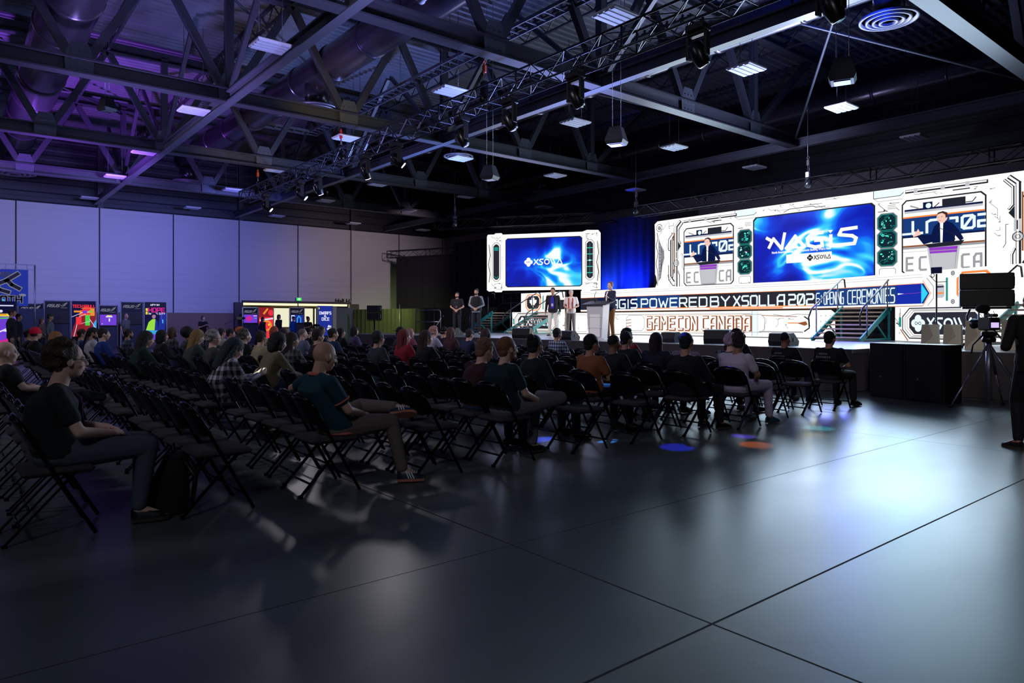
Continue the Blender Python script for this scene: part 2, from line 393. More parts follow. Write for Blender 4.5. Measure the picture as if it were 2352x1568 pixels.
# ------------------------------------------------------------ flat ceiling fixtures
fx_body = mat('fixture_white', (205, 205, 215), .5)
fx_on = mat('fixture_tube_panel', (190, 195, 215), .45)
L0 = thing('ceiling_light', '', 'ceiling light', (0, 0, 0))
m = MB(); m.bev((0, 0, .03), (.62, .74, .05), .01); m.build('housing', fx_body, L0)
m = MB()
for k in range(4): m.box((-.225+.15*k, 0, -.004), (.1, .68, .02))
m.build('lens', fx_on, L0)
m = MB()
for s in (-1, 1): m.tube([(0, s*.25, .05), (0, s*.25, 2.4)], .006, 5)
m.build('hanger', steel2, L0)
freeze(L0); first = True
ROWN = ['over the left seating', 'over the back of the lighting truss', 'over the middle seating', 'over the stage front', 'against the back wall over the screens']
XS = [-9.1, -14.75, -20.65, -26.8, -32.1, -38.5]
for r, y in enumerate((5.4, 10.0, 14.45, 19.1, 24.0)):
    for c, x in enumerate(XS):
        lab = 'flat ceiling light, %s from the camera %s' % (ORD[c+1], ROWN[r])
        if first: L0.location = (x, y, 7.2); L0['label'] = lab; L0['group'] = 'flat ceiling lights'; first = False
        else: dup(L0, (x, y, 7.2), 0, lab, 'flat ceiling lights')
# hanging box units on cords
for i, (x, y, z, lab) in enumerate(((-5.7, 12, 5.66, 'pear-shaped hanging speaker on two cords over the right side'), (-10.9, 12, 5.6, 'small hanging speaker box on a cord over the middle'), (-15.7, 12, 5.55, 'small hanging speaker box, farther along the lighting truss'), (-13.5, 3.4, 7.9, 'dark hanging box unit under the roof at the upper left'), (-24.5, 3.9, 8.0, 'dark hanging box unit beside the purple duct'))):
    T = thing('hanging_speaker', lab, 'speaker', (x, y, z), .4)
    m = MB()
    m.add([(-.13, -.12, .22), (.13, -.12, .22), (.13, .12, .22), (-.13, .12, .22), (-.22, -.2, -.1), (.22, -.2, -.1), (.22, .2, -.1), (-.22, .2, -.1), (-.18, -.17, -.18), (.18, -.17, -.18), (.18, .17, -.18), (-.18, .17, -.18)],
          [(0, 1, 2, 3), (0, 4, 5, 1), (1, 5, 6, 2), (2, 6, 7, 3), (3, 7, 4, 0), (4, 8, 9, 5), (5, 9, 10, 6), (6, 10, 11, 7), (7, 11, 8, 4), (8, 11, 10, 9)])
    m.build('cabinet', mat('grey_box', (60, 62, 72), .5) if i < 3 else blackp, T)
    m = MB(); m.box((0, 0, -.185), (.26, .24, .02)); m.build('grille', alum, T)
    m = MB()
    for s in (-.1, .1): m.tube([(s, 0, .2), (s, 0, ZT-z)], .006, 5)
    m.build('cord', alum, T)
T = thing('ceiling_camera', 'small white dome camera under the ceiling near the tray', 'camera', (-12.9, 8.0, 8.3))
m = MB(); m.box((0, 0, .06), (.3, .3, .03)); m.build('mount_plate', fx_body, T); m = MB(); m.ell((0, 0, 0), (.09, .09, .09)); m.build('dome', fx_body, T)
# ------------------------------------------------------------ box trusses
def box_truss(name, lab, x0, y0, x1, y1, z, size, step, group='box trusses', m_=None):
    L = math.hypot(x1-x0, y1-y0); rz = math.atan2(y1-y0, x1-x0)
    T = thing(name, lab, 'truss', (x0, y0, z), rz, group); h = size/2; mm = m_ or blackm
    for sy in (-1, 1):
        for zz in (0, size):
            m = MB(); m.tube([(0, sy*h, zz), (L, sy*h, zz)], .024, 8); m.build('chord', mm, T)
    m = MB(); n = max(2, int(round(L/step))); st = L/n
    for i in range(n):
        a, b = i*st, (i+1)*st; f = i % 2
        for sy in (-1, 1): m.tube([(a, sy*h, size*f), (b, sy*h, size*(1-f))], .013, 5, smooth=False)
        for zz in (0, size): m.tube([(a, -h if f else h, zz), (b, h if f else -h, zz)], .011, 5, smooth=False)
        m.tube([(a, -h, 0), (a, h, 0)], .011, 5, smooth=False); m.tube([(a, -h, size), (a, h, size)], .011, 5, smooth=False)
    for k in range(int(L/3)+1):
        for sy in (-1, 1): m.tube([(min(3*k, L), sy*h, 0), (min(3*k, L), sy*h, size)], .02, 6)
    m.build('lattice', mm, T)
    return T
tm = mat('truss_metal', (58, 60, 74), .35, .5)
box_truss('lighting_truss', 'long square lighting truss with moving heads hanging under it over the seats', -29.5, 9.7, 3, 9.7, 6.3, .42, .5, m_=tm)
box_truss('screen_truss', 'dark square truss above the wide main screen', -18.2, 21.3, -1.5, 21.3, 5.48, .4, .55)
box_truss('screen_truss', 'dark square truss above the smaller left screen', -26.9, 17.5, -19.9, 22.0, 5.55, .4, .55)
box_truss('drape_truss', 'short grey truss holding the black drape panel by the far wall', -39.2, 21.9, -33.5, 24.3, 5.35, .42, .6, m_=tm)
# chain hoists
H0 = None
for i, (x, y, z, zt, c, lab) in enumerate(((-27.9, 9.7, 6.75, ZB, (230, 90, 30), 'orange chain hoist at the far end of the lighting truss'), (-20.4, 9.7, 6.75, ZB, (220, 40, 50), 'red chain hoist over the middle of the lighting truss'), (-12.9, 9.7, 6.75, ZB, (200, 80, 50), 'orange chain hoist over the near part of the lighting truss'), (-6.2, 9.7, 6.75, ZB, (120, 60, 40), 'dark chain hoist nearest to the camera on the lighting truss'),
        (-26.3, 18.1, 6.0, 8.2, (120, 118, 130), 'grey chain hoist above the left corner of the left screen'), (-18.3, 21.3, 5.95, 8.4, (150, 148, 160), 'grey chain hoist between the two screens'), (-11.2, 21.3, 5.95, 8.2, (90, 90, 96), 'dark chain hoist above the middle of the main screen'))):
    T = thing('chain_hoist', lab, 'hoist', (x, y, z), 0, 'chain hoists')
    m = MB(); m.bev((0, 0, .0), (.16, .16, .34), .03); m.lathe([(.1, -.1), (.12, -.3), (.05, -.36)], (.0, 0, 0), 10); m.build('motor', blackm if i < 4 else alum, T)
    m = MB(); m.bev((0, 0, .45), (.1, .08, .2), .02); m.tube([(0, 0, .55), (.05, 0, .6), (0, 0, .66), (-.05, 0, .6), (0, 0, .55)], .015, 6); m.build('hook', mat('hook%d' % i, c, .5), T)
    m = MB(); m.tube([(-.02, 0, .1), (-.02, 0, zt-z)], .012, 5); m.tube([(.03, 0, .1), (.03, 0, .4)], .012, 5); m.build('chain', alum, T)
# moving head lamps
def head_tpl(aim, on):
    T = thing('moving_head_light', '', 'stage light', (0, 0, 0))
    m = MB(); m.bev((0, 0, .27), (.34, .26, .13), .02); m.tube([(-.1, 0, .33), (-.1, 0, .42)], .02, 6); m.tube([(.1, 0, .33), (.1, 0, .42)], .02, 6); m.build('base', blackp, T)
    m = MB(); m.bev((0, 0, .18), (.36, .14, .07), .02); m.bev((-.175, 0, -.02), (.05, .13, .4), .015); m.bev((.175, 0, -.02), (.05, .13, .4), .015); m.build('yoke', blackp, T)
    M = Euler(aim).to_matrix()
    m = MB(); m.lathe([(.05, .17), (.11, .14), (.145, .02), (.14, -.1), (.11, -.24), (.1, -.26)], (0, 0, -.1), 16, M=M); h = m.build('head', blackm, T)
    m = MB(); m.lathe([(.085, -.262), (.085, -.272)], (0, 0, -.1), 16, M=M); m.build('lens', glow('lens_on', (235, 215, 255), 9) if on else mat('lens_off', (50, 50, 60), .1), h)
    return freeze(T)
PH = ['second', 'third', 'fourth', 'fifth', 'sixth', 'seventh', 'eighth', 'ninth', 'tenth']
tpls = [head_tpl((math.radians(50), 0, math.radians(-30)), True), head_tpl((math.radians(12), math.radians(-20), 0), False), head_tpl((math.radians(30), 0, math.radians(20)), True)]
used = set()
for i, (x, dz, t, d) in enumerate(((-26.6, 0, 0, 'lit white, at the far left end of the truss'), (-23.3, 0, 0, 'lit white, second from the far end of the truss'), (-21.8, 0, 2, 'lit, third from the far end of the truss'), (-18.5, 0, 2, 'aimed at stage, fourth from the far end of the truss'), (-16.7, 0, 0, 'lit with bright lens, fifth from the far end of the truss'), (-13.6, 0, 1, 'tilted dark one, sixth from the far end of the truss'), (-11.8, 0, 1, 'hanging straight, seventh from the far end of the truss'), (-9.75, 0, 1, 'large in view, third from the near end of the truss'), (-6.9, 0, 1, 'large and glossy, second from the near end of the truss'), (-4.7, 0, 1, 'cut by the top edge, nearest to the camera'))):
    lab = 'black moving head light '+d; loc = (x, 9.55, 5.88)
    if t not in used:
        used.add(t); o = tpls[t]; o.location = loc; o['label'] = lab; o['group'] = 'moving head lights'
    else: dup(tpls[t], loc, 0, lab, 'moving head lights')

# ------------------------------------------------------------ flat picture builder for screens and posters
PAL = [white_on, glow('led_line', (38, 42, 54), .8), glow('led_shade', (158, 160, 166), 1.), glow('led_orange', (255, 132, 50), 1.1), glow('led_blue', (10, 40, 170), 1.), glow('led_teal', (30, 150, 140), .9),
       glow('led_dark', (44, 42, 50), .9), glow('led_pale', (225, 240, 255), 1.15), glow('led_navy', (12, 24, 70), 1.), glow('led_skin', (250, 205, 190), 1.), glow('led_grey', (196, 198, 204), 1.), glow('led_petrol', (14, 42, 52), .9), glow('led_mint', (70, 240, 215), 1.3), glow('led_bandblue', (22, 60, 125), 1.), glow('led_brown', (150, 84, 48), 1.), glow('led_cyan', (40, 190, 240), 1.3), glow('led_purple', (150, 60, 200), 1.), glow('led_hair', (70, 44, 46), 1.)]
WHT, LNE, SHD, ORG, BLU, TEA, DRK, PAL_, NVY, SKN, GRY, PET, MNT, BND, BRN, CYN, PUR, HRC = range(18)
GL = {
 'A': [[(0, 0), (0, 4.6), (1.2, 6), (4, 6), (4, 0)], [(0, 2.4), (4, 2.4)]], 'B': [[(0, 0), (0, 6), (3.4, 6), (3.8, 5.4), (3.8, 3.8), (3.2, 3.2), (0, 3.2)], [(3.2, 3.2), (4, 2.6), (4, .6), (3.4, 0), (0, 0)]],
 'C': [[(4, 6), (.7, 6), (0, 5.3), (0, .7), (.7, 0), (4, 0)]], 'D': [[(0, 0), (0, 6), (3.3, 6), (4, 5.3), (4, .7), (3.3, 0), (0, 0)]], 'E': [[(4, 6), (0, 6), (0, 0), (4, 0)], [(0, 3.1), (3.6, 3.1)]],
 'F': [[(4, 6), (0, 6), (0, 0)], [(0, 3.1), (3.4, 3.1)]], 'G': [[(4, 6), (.7, 6), (0, 5.3), (0, .7), (.7, 0), (4, 0), (4, 3), (2.2, 3)]], 'H': [[(0, 0), (0, 6)], [(4, 0), (4, 6)], [(0, 3), (4, 3)]], 'I': [[(.5, 0), (.5, 6)]],
 'L': [[(0, 6), (0, 0), (3.8, 0)]], 'M': [[(0, 0), (0, 6), (2.2, 3), (4.4, 6), (4.4, 0)]], 'N': [[(0, 0), (0, 6), (4, 0), (4, 6)]], 'O': [[(.7, 0), (0, .7), (0, 5.3), (.7, 6), (3.3, 6), (4, 5.3), (4, .7), (3.3, 0), (.7, 0)]],
 'P': [[(0, 0), (0, 6), (3.3, 6), (4, 5.3), (4, 3.3), (3.4, 2.6), (0, 2.6)]], 'R': [[(0, 0), (0, 6), (3.3, 6), (4, 5.3), (4, 3.3), (3.4, 2.6), (0, 2.6)], [(2.2, 2.6), (4, 0)]], 'S': [[(4, 6), (.7, 6), (0, 5.3), (0, 3.7), (.7, 3.1), (3.3, 3.1), (4, 2.4), (4, .7), (3.3, 0), (0, 0)]],
 'T': [[(0, 6), (4, 6)], [(2, 6), (2, 0)]], 'U': [[(0, 6), (0, .7), (.7, 0), (3.3, 0), (4, .7), (4, 6)]], 'W': [[(0, 6), (1.3, 0), (2.6, 4), (3.9, 0), (5.2, 6)]], 'X': [[(0, 0), (4, 6)], [(0, 6), (4, 0)]], 'Y': [[(0, 6), (2, 3), (4, 6)], [(2, 3), (2, 0)]],
 '0': [[(.7, 0), (0, .7), (0, 5.3), (.7, 6), (3.3, 6), (4, 5.3), (4, .7), (3.3, 0), (.7, 0)], [(.8, .8), (3.2, 5.2)]], '2': [[(0, 6), (3.3, 6), (4, 5.3), (4, 3.7), (3.3, 3.1), (.7, 3.1), (0, 2.4), (0, 0), (4, 0)]],
 '6': [[(3.8, 6), (.7, 6), (0, 5.3), (0, .7), (.7, 0), (3.3, 0), (4, .7), (4, 2.6), (3.3, 3.2), (0, 3.2)]], ':': [[(.5, 1.2), (.5, 2)], [(.5, 4), (.5, 4.8)]], '&': [[(4, 0), (.8, 4.6), (1.5, 6), (2.6, 5.2), (0, 1.4), (1, 0), (4, 2.4)]], "'": [[(.5, 5), (.5, 6)]], 'K': [[(0, 0), (0, 6)], [(4, 6), (0, 3), (4, 0)]]}
GW = {'I': 1, ':': 1, 'M': 4.4, 'W': 5.2, "'": 1}
class Flat(MB):
    ls = .004
    def P(s, p, l): return (p[0], -l*s.ls, p[1])
    def poly(s, pts, l=1, c=0):
        a = sum(pts[i][0]*pts[(i+1) % len(pts)][1]-pts[(i+1) % len(pts)][0]*pts[i][1] for i in range(len(pts)))
        if a < 0: pts = pts[::-1]
        s.add([s.P(p, l) for p in pts], [tuple(range(len(pts)))], c)
    def rect(s, x0, y0, x1, y1, l=1, c=0): s.poly([(x0, y0), (x1, y0), (x1, y1), (x0, y1)], l, c)
    def oct(s, x0, y0, x1, y1, k, l=1, c=0): s.poly([(x0+k, y0), (x1-k, y0), (x1, y0+k), (x1, y1-k), (x1-k, y1), (x0+k, y1), (x0, y1-k), (x0, y0+k)], l, c)
    def octl(s, x0, y0, x1, y1, k, w, l=1, c=0): s.line([(x0+k, y0), (x1-k, y0), (x1, y0+k), (x1, y1-k), (x1-k, y1), (x0+k, y1), (x0, y1-k), (x0, y0+k), (x0+k, y0)], w, l, c)
    def line(s, pts, w, l=1, c=1):
        for i in range(len(pts)-1):
            a, b = V(pts[i]), V(pts[i+1]); d = b-a
            if d.length < 1e-6: continue
            d = d.normalized()*w/2; n = V((-d.y, d.x)); e = d*.7
            s.poly([tuple(a-e+n), tuple(a-e-n), tuple(b+e-n), tuple(b+e+n)], l, c)
    def disc(s, x, y, r, l=1, c=0, n=20, ry=None): s.poly([(x+r*math.cos(2*PI*k/n), y+(ry or r)*math.sin(2*PI*k/n)) for k in range(n)], l, c)
    def ring(s, x, y, r, w, l=1, c=1, n=18): s.line([(x+r*math.cos(2*PI*k/n), y+r*math.sin(2*PI*k/n)) for k in range(n+1)], w, l, c)
    def text(s, t, x, y, h, w, l=2, c=0, cw=None, gap=1.5, skew=0):
        u = h/6; k = (cw or h*.66)/4
        for ch in t:
            if ch == ' ': x += k*3.2; continue
            for st in GL[ch]: s.line([(x+px*k+skew*py*u, y+py*u) for px, py in st], w, l, c)
            x += (GW.get(ch, 4)+gap)*k
        return x
    def fit(s, t, x0, x1, y, h, w, l=2, c=0, gap=1.5):
        n = sum(3.2 if ch == ' ' else GW.get(ch, 4)+gap for ch in t)-gap
        s.text(t, x0, y, h, w, l, c, cw=4*(x1-x0)/n, gap=gap)
    def xsolla(s, x, y, h, l=2, c=0, dk=1, wd=None):
        """emblem of four lobes with two rings, then the word; x,y = lower left, h = height, wd = total width"""
        u = h; wd = wd or 4.4*h; k = (wd-1.15*u)/(3.3*u)
        for dx, dy in ((.5, .78), (.5, .22), (.22, .5), (.78, .5), (.5, .5)): s.disc(x+dx*u*.95, y+dy*u, .245*u, l, c)
        for dx in (.36, .64): s.ring(x+dx*u*.95, y+.5*u, .085*u, .035*u, l+1, dk)
        s.rect(x+.45*u*.95, y+.48*u, x+.55*u*.95, y+.52*u, l+1, dk)
        X = x+1.12*u; b = y+.2*u; H = .6*u; w = .12*u
        s.line([(X, b), (X+.5*u*k, b+H)], w, l, c); s.line([(X+.05*u*k, b+H), (X+.52*u*k, b)], w, l, c)
        X += .66*u*k; s.line([(X+.42*u*k, b+H), (X+.12*u*k, b+H), (X, b+H*.75), (X+.36*u*k, b+H*.3), (X+.26*u*k, b), (X-.06*u*k, b)], w, l, c)
        X += .62*u*k; s.ring(X+.22*u*k, b+H/2, .26*u*min(k, 1.1), w, l, c)
        X += .62*u*k; s.line([(X, b+H), (X+.28*u*k, b)], w, l, c); X += .3*u*k; s.line([(X, b+H), (X+.28*u*k, b)], w, l, c)
        X += .42*u*k; s.line([(X, b), (X+.36*u*k, b+H), (X+.62*u*k, b), (X, b)], w*.9, l, c)
    def maple(s, x, y, r, l=2, c=0):
        h = [(0, 1), (.18, .68), (.38, .78), (.3, .3), (.52, .5), (.6, .36), (.92, .4), (.8, .12), (.9, .02), (.42, -.34), (.46, -.5), (.08, -.44), (.07, -.9)]
        s.poly([(x+a*r, y+b*r) for a, b in h]+[(x-a*r, y+b*r) for a, b in h[::-1]], l, c)
    def greeble(s, x0, y0, x1, y1, n, seed, w=.014, l=1, c=1):
        R = random.Random(seed)
        for _ in range(n):
            x = R.uniform(x0, x1); y = R.uniform(y0, y1); pts = [(x, y)]; ang = R.choice((0, 90))
            for _ in range(R.randint(1, 3)):
                ang += R.choice((0, 45, -45)); d = R.uniform(.08, .3)
                x = min(max(x+d*math.cos(math.radians(ang)), x0), x1); y = min(max(y+d*math.sin(math.radians(ang)), y0), y1); pts.append((x, y))
            s.line(pts, w, l, c)
            if R.random() < .5: s.rect(pts[0][0], pts[0][1], pts[0][0]+.05, pts[0][1]+.03, l, R.choice((SHD, c)))
    def pipe(s, pts, w, l=2):
        s.line(pts, w, l, LNE); s.line([(a-.18*w, b+.18*w) for a, b in pts], w*.5, l+1, SHD); s.line([(a-.1*w, b+.1*w) for a, b in pts], w*.36, l+2, WHT)
    def circuit(s, x0, y0, x1, y1, seed, l=2):
        R = random.Random(seed); s.oct(x0-.03, y0-.03, x1+.03, y1+.03, .12, l, SHD); s.oct(x0, y0, x1, y1, .1, l+1, PET); s.octl(x0+.02, y0+.02, x1-.02, y1-.02, .1, .02, l+2, TEA)
        for _ in range(16):
            x = R.uniform(x0+.07, x1-.12); y = R.uniform(y0+.07, y1-.1); k = R.random()
            if k < .5: s.rect(x, y, x+R.choice((.02, .03, .06)), y+R.choice((.02, .04)), l+2, R.choice((MNT, PAL_, MNT)))
            elif k < .8: s.line([(x, y), (x+.05, y+.05), (min(x+.13, x1-.04), y+.05)], .012, l+2, TEA)
            else: s.ring(x+.03, y+.03, .03, .01, l+2, MNT, 8)
def flat(name, parent, fl): return fl.build(name, PAL, parent)

# ------------------------------------------------------------ main LED wall (plane Y=21.6, x and z are world metres)
wv = blue_waves()
T = thing('led_video_wall', 'huge bright LED video wall with white machinery frame and blue title screen', 'screen', (0, 21.6, 0))
m = MB(); m.box((-11.3, .12, 3.96), (12.7, .2, 2.62)); m.build('cabinet', blackp, T)
f = Flat(); X0, X1 = -17.6, -4.95; Z0, Z1 = 2.66, 5.25
f.poly([(X0, 3.2), (X0, 4.75), (X0-.02, 5.15), (X0+.12, Z1), (X1, Z1), (X1, Z0), (-15.6, Z0), (-15.6, 2.62), (-16.4, 2.62), (-16.4, Z0), (X0+.0, Z0), (X0+.1, 2.85), (X0+.05, 3.1)], 0, WHT)
def side(mx):      # mirrored machinery at each end: mx maps distance from the outer edge to x
    g = lambda pts: [(mx(a), b) for a, b in pts]
    f.octl(min(mx(.08), mx(.34)), 4.85, max(mx(.08), mx(.34)), 5.12, .08, .02, 1, LNE); f.ring(mx(.21), 4.98, .05, .03, 1, LNE, 10)
    f.poly(g([(.17, 2.9), (.3, 3.05), (.32, 3.5), (.46, 3.8), (.44, 4.1), (.3, 4.3), (.17, 4.62)]), 1, SHD)
    for q in range(11): f.line(g([(.19, 3.0+.14*q), (.28, 3.04+.13*q), (.36, 3.55+.05*q), (.44, 3.6+.045*q)]), .014, 2, LNE)
    f.line(g([(.12, 2.75), (.14, 3.2), (.06, 3.6), (.14, 4.0), (.06, 4.3), (.14, 4.6), (.1, 4.8)]), .028, 1, LNE)
    f.line(g([(.86, 4.72), (.66, 4.5), (.66, 4.1)]), .03, 1, LNE); f.line(g([(.66, 3.5), (.66, 2.95), (.86, 2.72), (.98, 2.72)]), .03, 1, LNE)
    f.line(g([(.9, 4.6), (.76, 4.42), (.76, 3.1), (.92, 2.88)]), .05, 1, LNE)
    f.pipe(g([(.84, 4.5), (.84, 3.05)]), .09, 2); f.pipe(g([(1.02, 2.62), (1.02, 4.95), (1.2, 5.12)]), .12, 2)
    f.line(g([(.93, 3.2), (.93, 4.7)]), .04, 1, BRN)
    f.pipe(g([(1.22, 4.3), (1.14, 4.4), (1.14, 4.86), (1.32, 5.06)]), .07, 2)
    f.poly(g([(1.1, 4.02), (1.24, 4.2), (1.1, 4.38)]), 2, LNE)
    f.poly(g([(.96, 3.7), (1.12, 3.7), (1.12, 4.02), (.96, 4.02)]), 3, GRY); f.line(g([(1.04, 3.76), (1.04, 3.98)]), .03, 5, LNE)
    f.disc(mx(1.03), 3.56, .12, 3, GRY); f.ring(mx(1.03), 3.56, .12, .02, 4, LNE); f.ring(mx(1.03), 3.56, .05, .015, 4, LNE)
    f.pipe(g([(1.16, 2.62), (1.16, 3.1), (1.1, 3.25)]), .06, 2)
    f.line(g([(1.36, 3.3), (1.3, 3.4), (1.3, 3.9), (1.24, 3.9)]), .015, 1, LNE)
side(lambda a: X0+a); side(lambda a: X1-a+.28)
# octagonal machinery at the right end
f.oct(-5.35, 2.95, -4.55, 4.85, .3, 2, SHD); f.oct(-5.25, 3.1, -4.65, 4.7, .25, 3, GRY); f.octl(-5.42, 2.88, -4.5, 4.92, .32, .04, 4, LNE); f.pipe([(-5.12, 3.2), (-5.12, 4.6)], .13, 4)
# pipes along the top
for a, b in ((-16.2, -14.0), (-8.4, -6.4)):
    f.pipe([(a, 5.1), (b, 5.1)], .1, 2)
    for q in (.2, .9, 1.5): f.rect(a+q, 5.03, a+q+.1, 5.17, 5, GRY)
    f.line([(a+1.2, 4.98), (a+1.6, 4.98)], .03, 1, LNE)
# pods between the screens
for px in (-13.92, -9.2):
    for k, zb in enumerate((4.03, 3.53, 3.0)): f.circuit(px, zb, px+.53, zb+.5, int(100-px*7)+k, 2)
    f.octl(px+.04, 2.68, px+.5, 2.92, .04, .012, 1, LNE)
    for q in (.1, .2, .3): f.line([(px+.28, 4.62+q*.5), (px+.5, 4.62+q*.5)], .012, 1, LNE)
    f.rect(px, 4.6, px+.2, 4.62, 1, LNE); f.line([(px-.1, 5.0), (px, 4.92), (px+.7, 4.92)], .014, 1, SHD)
    f.poly([(px-.12, 5.02), (px+.72, 5.02), (px+.72, 5.24), (px-.12, 5.24)], 1, PAL_)
    f.line([(px-.12, 5.24), (px-.12, 5.02), (px+.62, 5.02), (px+.72, 5.1)], .018, 2, LNE)
f.line([(-12.2, 4.97), (-12.0, 5.05), (-11.2, 5.05), (-11.1, 5.0), (-10.8, 5.0)], .02, 1, LNE); f.line([(-11.5, 5.1), (-10.9, 5.1)], .02, 1, SHD)
for q, (a, b, c_) in enumerate(((-12.3, -11.95, DRK), (-11.9, -11.4, LNE))): f.rect(a, 2.5, b, 2.68, 6, c_)
f.disc(-12.2, 2.59, .05, 7, PAL_); f.disc(-12.06, 2.59, .05, 7, GRY)
f.greeble(-17.4, 2.75, -14.1, 2.62, 5, 7); f.greeble(-13.2, 4.95, -9.4, 5.2, 9, 8, c=SHD); f.greeble(-8.4, 4.92, -6.5, 5.0, 5, 9, c=SHD); f.greeble(-16.3, 4.92, -14.2, 5.0, 5, 10, c=SHD); f.greeble(-6.35, 2.8, -6.1, 4.9, 8, 12, c=SHD); f.greeble(-12.9, 2.46, -9.0, 2.55, 6, 13, c=SHD); f.greeble(-17.5, 4.4, -16.5, 5.2, 6, 14, c=SHD); f.greeble(-17.0, 2.8, -16.7, 5.1, 8, 3); f.greeble(-13.9, 2.66, -13.4, 2.72, 3, 4); f.greeble(-9.3, 4.6, -8.6, 4.9, 4, 5)
f.rect(-16.9, 2.56, -16.45, 2.62, 3, BLU); f.rect(-16.2, 2.56, -15.65, 2.63, 3, CYN)
flat('frame_graphic', T, f)
# title screen
f = Flat(); f.oct(-13.33, 2.56, -9.27, 4.92, .1, 3, LNE); flat('title_border', T, f)
m = Flat(); m.oct(-13.28, 2.6, -9.31, 4.88, .1, 4, 0)
o = m.build('title_screen', wv, T)
f = Flat(); L_ = 7; w = .105
f.line([(-12.72, 3.84), (-12.56, 4.12), (-12.26, 3.76), (-12.16, 4.26)], w, L_, WHT); f.line([(-12.8, 4.16), (-12.6, 4.04)], w, L_, WHT)
f.line([(-12.11, 3.76), (-11.79, 4.14), (-11.47, 3.76)], w, L_, WHT); f.poly([(-11.9, 3.74), (-11.77, 3.9), (-11.64, 3.74)], L_)
f.line([(-10.88, 4.17), (-11.23, 4.17), (-11.38, 4.03), (-11.34, 3.8), (-11.12, 3.73), (-10.88, 3.75), (-10.91, 3.94), (-11.11, 3.94)], w, L_, WHT)
f.line([(-10.61, 4.05), (-10.61, 3.72)], w, L_, WHT); f.poly([(-10.7, 4.22), (-10.54, 4.22), (-10.62, 4.12)], L_)
f.line([(-9.82, 4.22), (-10.27, 4.2), (-10.35, 4.05), (-9.95, 3.98), (-9.83, 3.9), (-9.88, 3.74), (-10.42, 3.73)], w, L_, WHT)
f.rect(-12.1, 3.27, -10.58, 3.55, L_); f.xsolla(-11.38, 3.3, .2, L_+1, DRK, WHT, .78)
flat('title_lettering', T, f)
def textmesh(name, s, size, loc, m_, parent, rx=PI/2, rz=0, ext=.002, align='LEFT', sx=1):
    cu = bpy.data.curves.new(name, 'FONT'); cu.body = s; cu.size = size; cu.extrude = ext; cu.align_x = align; cu.offset = size*.012
    o = bpy.data.objects.new(name+'_tmp', cu); COL.objects.link(o)
    dg = bpy.context.evaluated_depsgraph_get(); me = bpy.data.meshes.new_from_object(o.evaluated_get(dg))
    bpy.data.objects.remove(o); me.materials.clear(); me.materials.append(m_)
    n = bpy.data.objects.new(name, me); COL.objects.link(n); n.location = loc; n.rotation_euler = (rx, 0, rz); n.scale = (sx, 1, 1)
    if parent: n.parent = parent
    return n
textmesh('subtitle_lettering', "North American Games Industry Summit: Building What's Next", .108, (-12.62, -.03, 3.62), white_on, T, sx=.72)
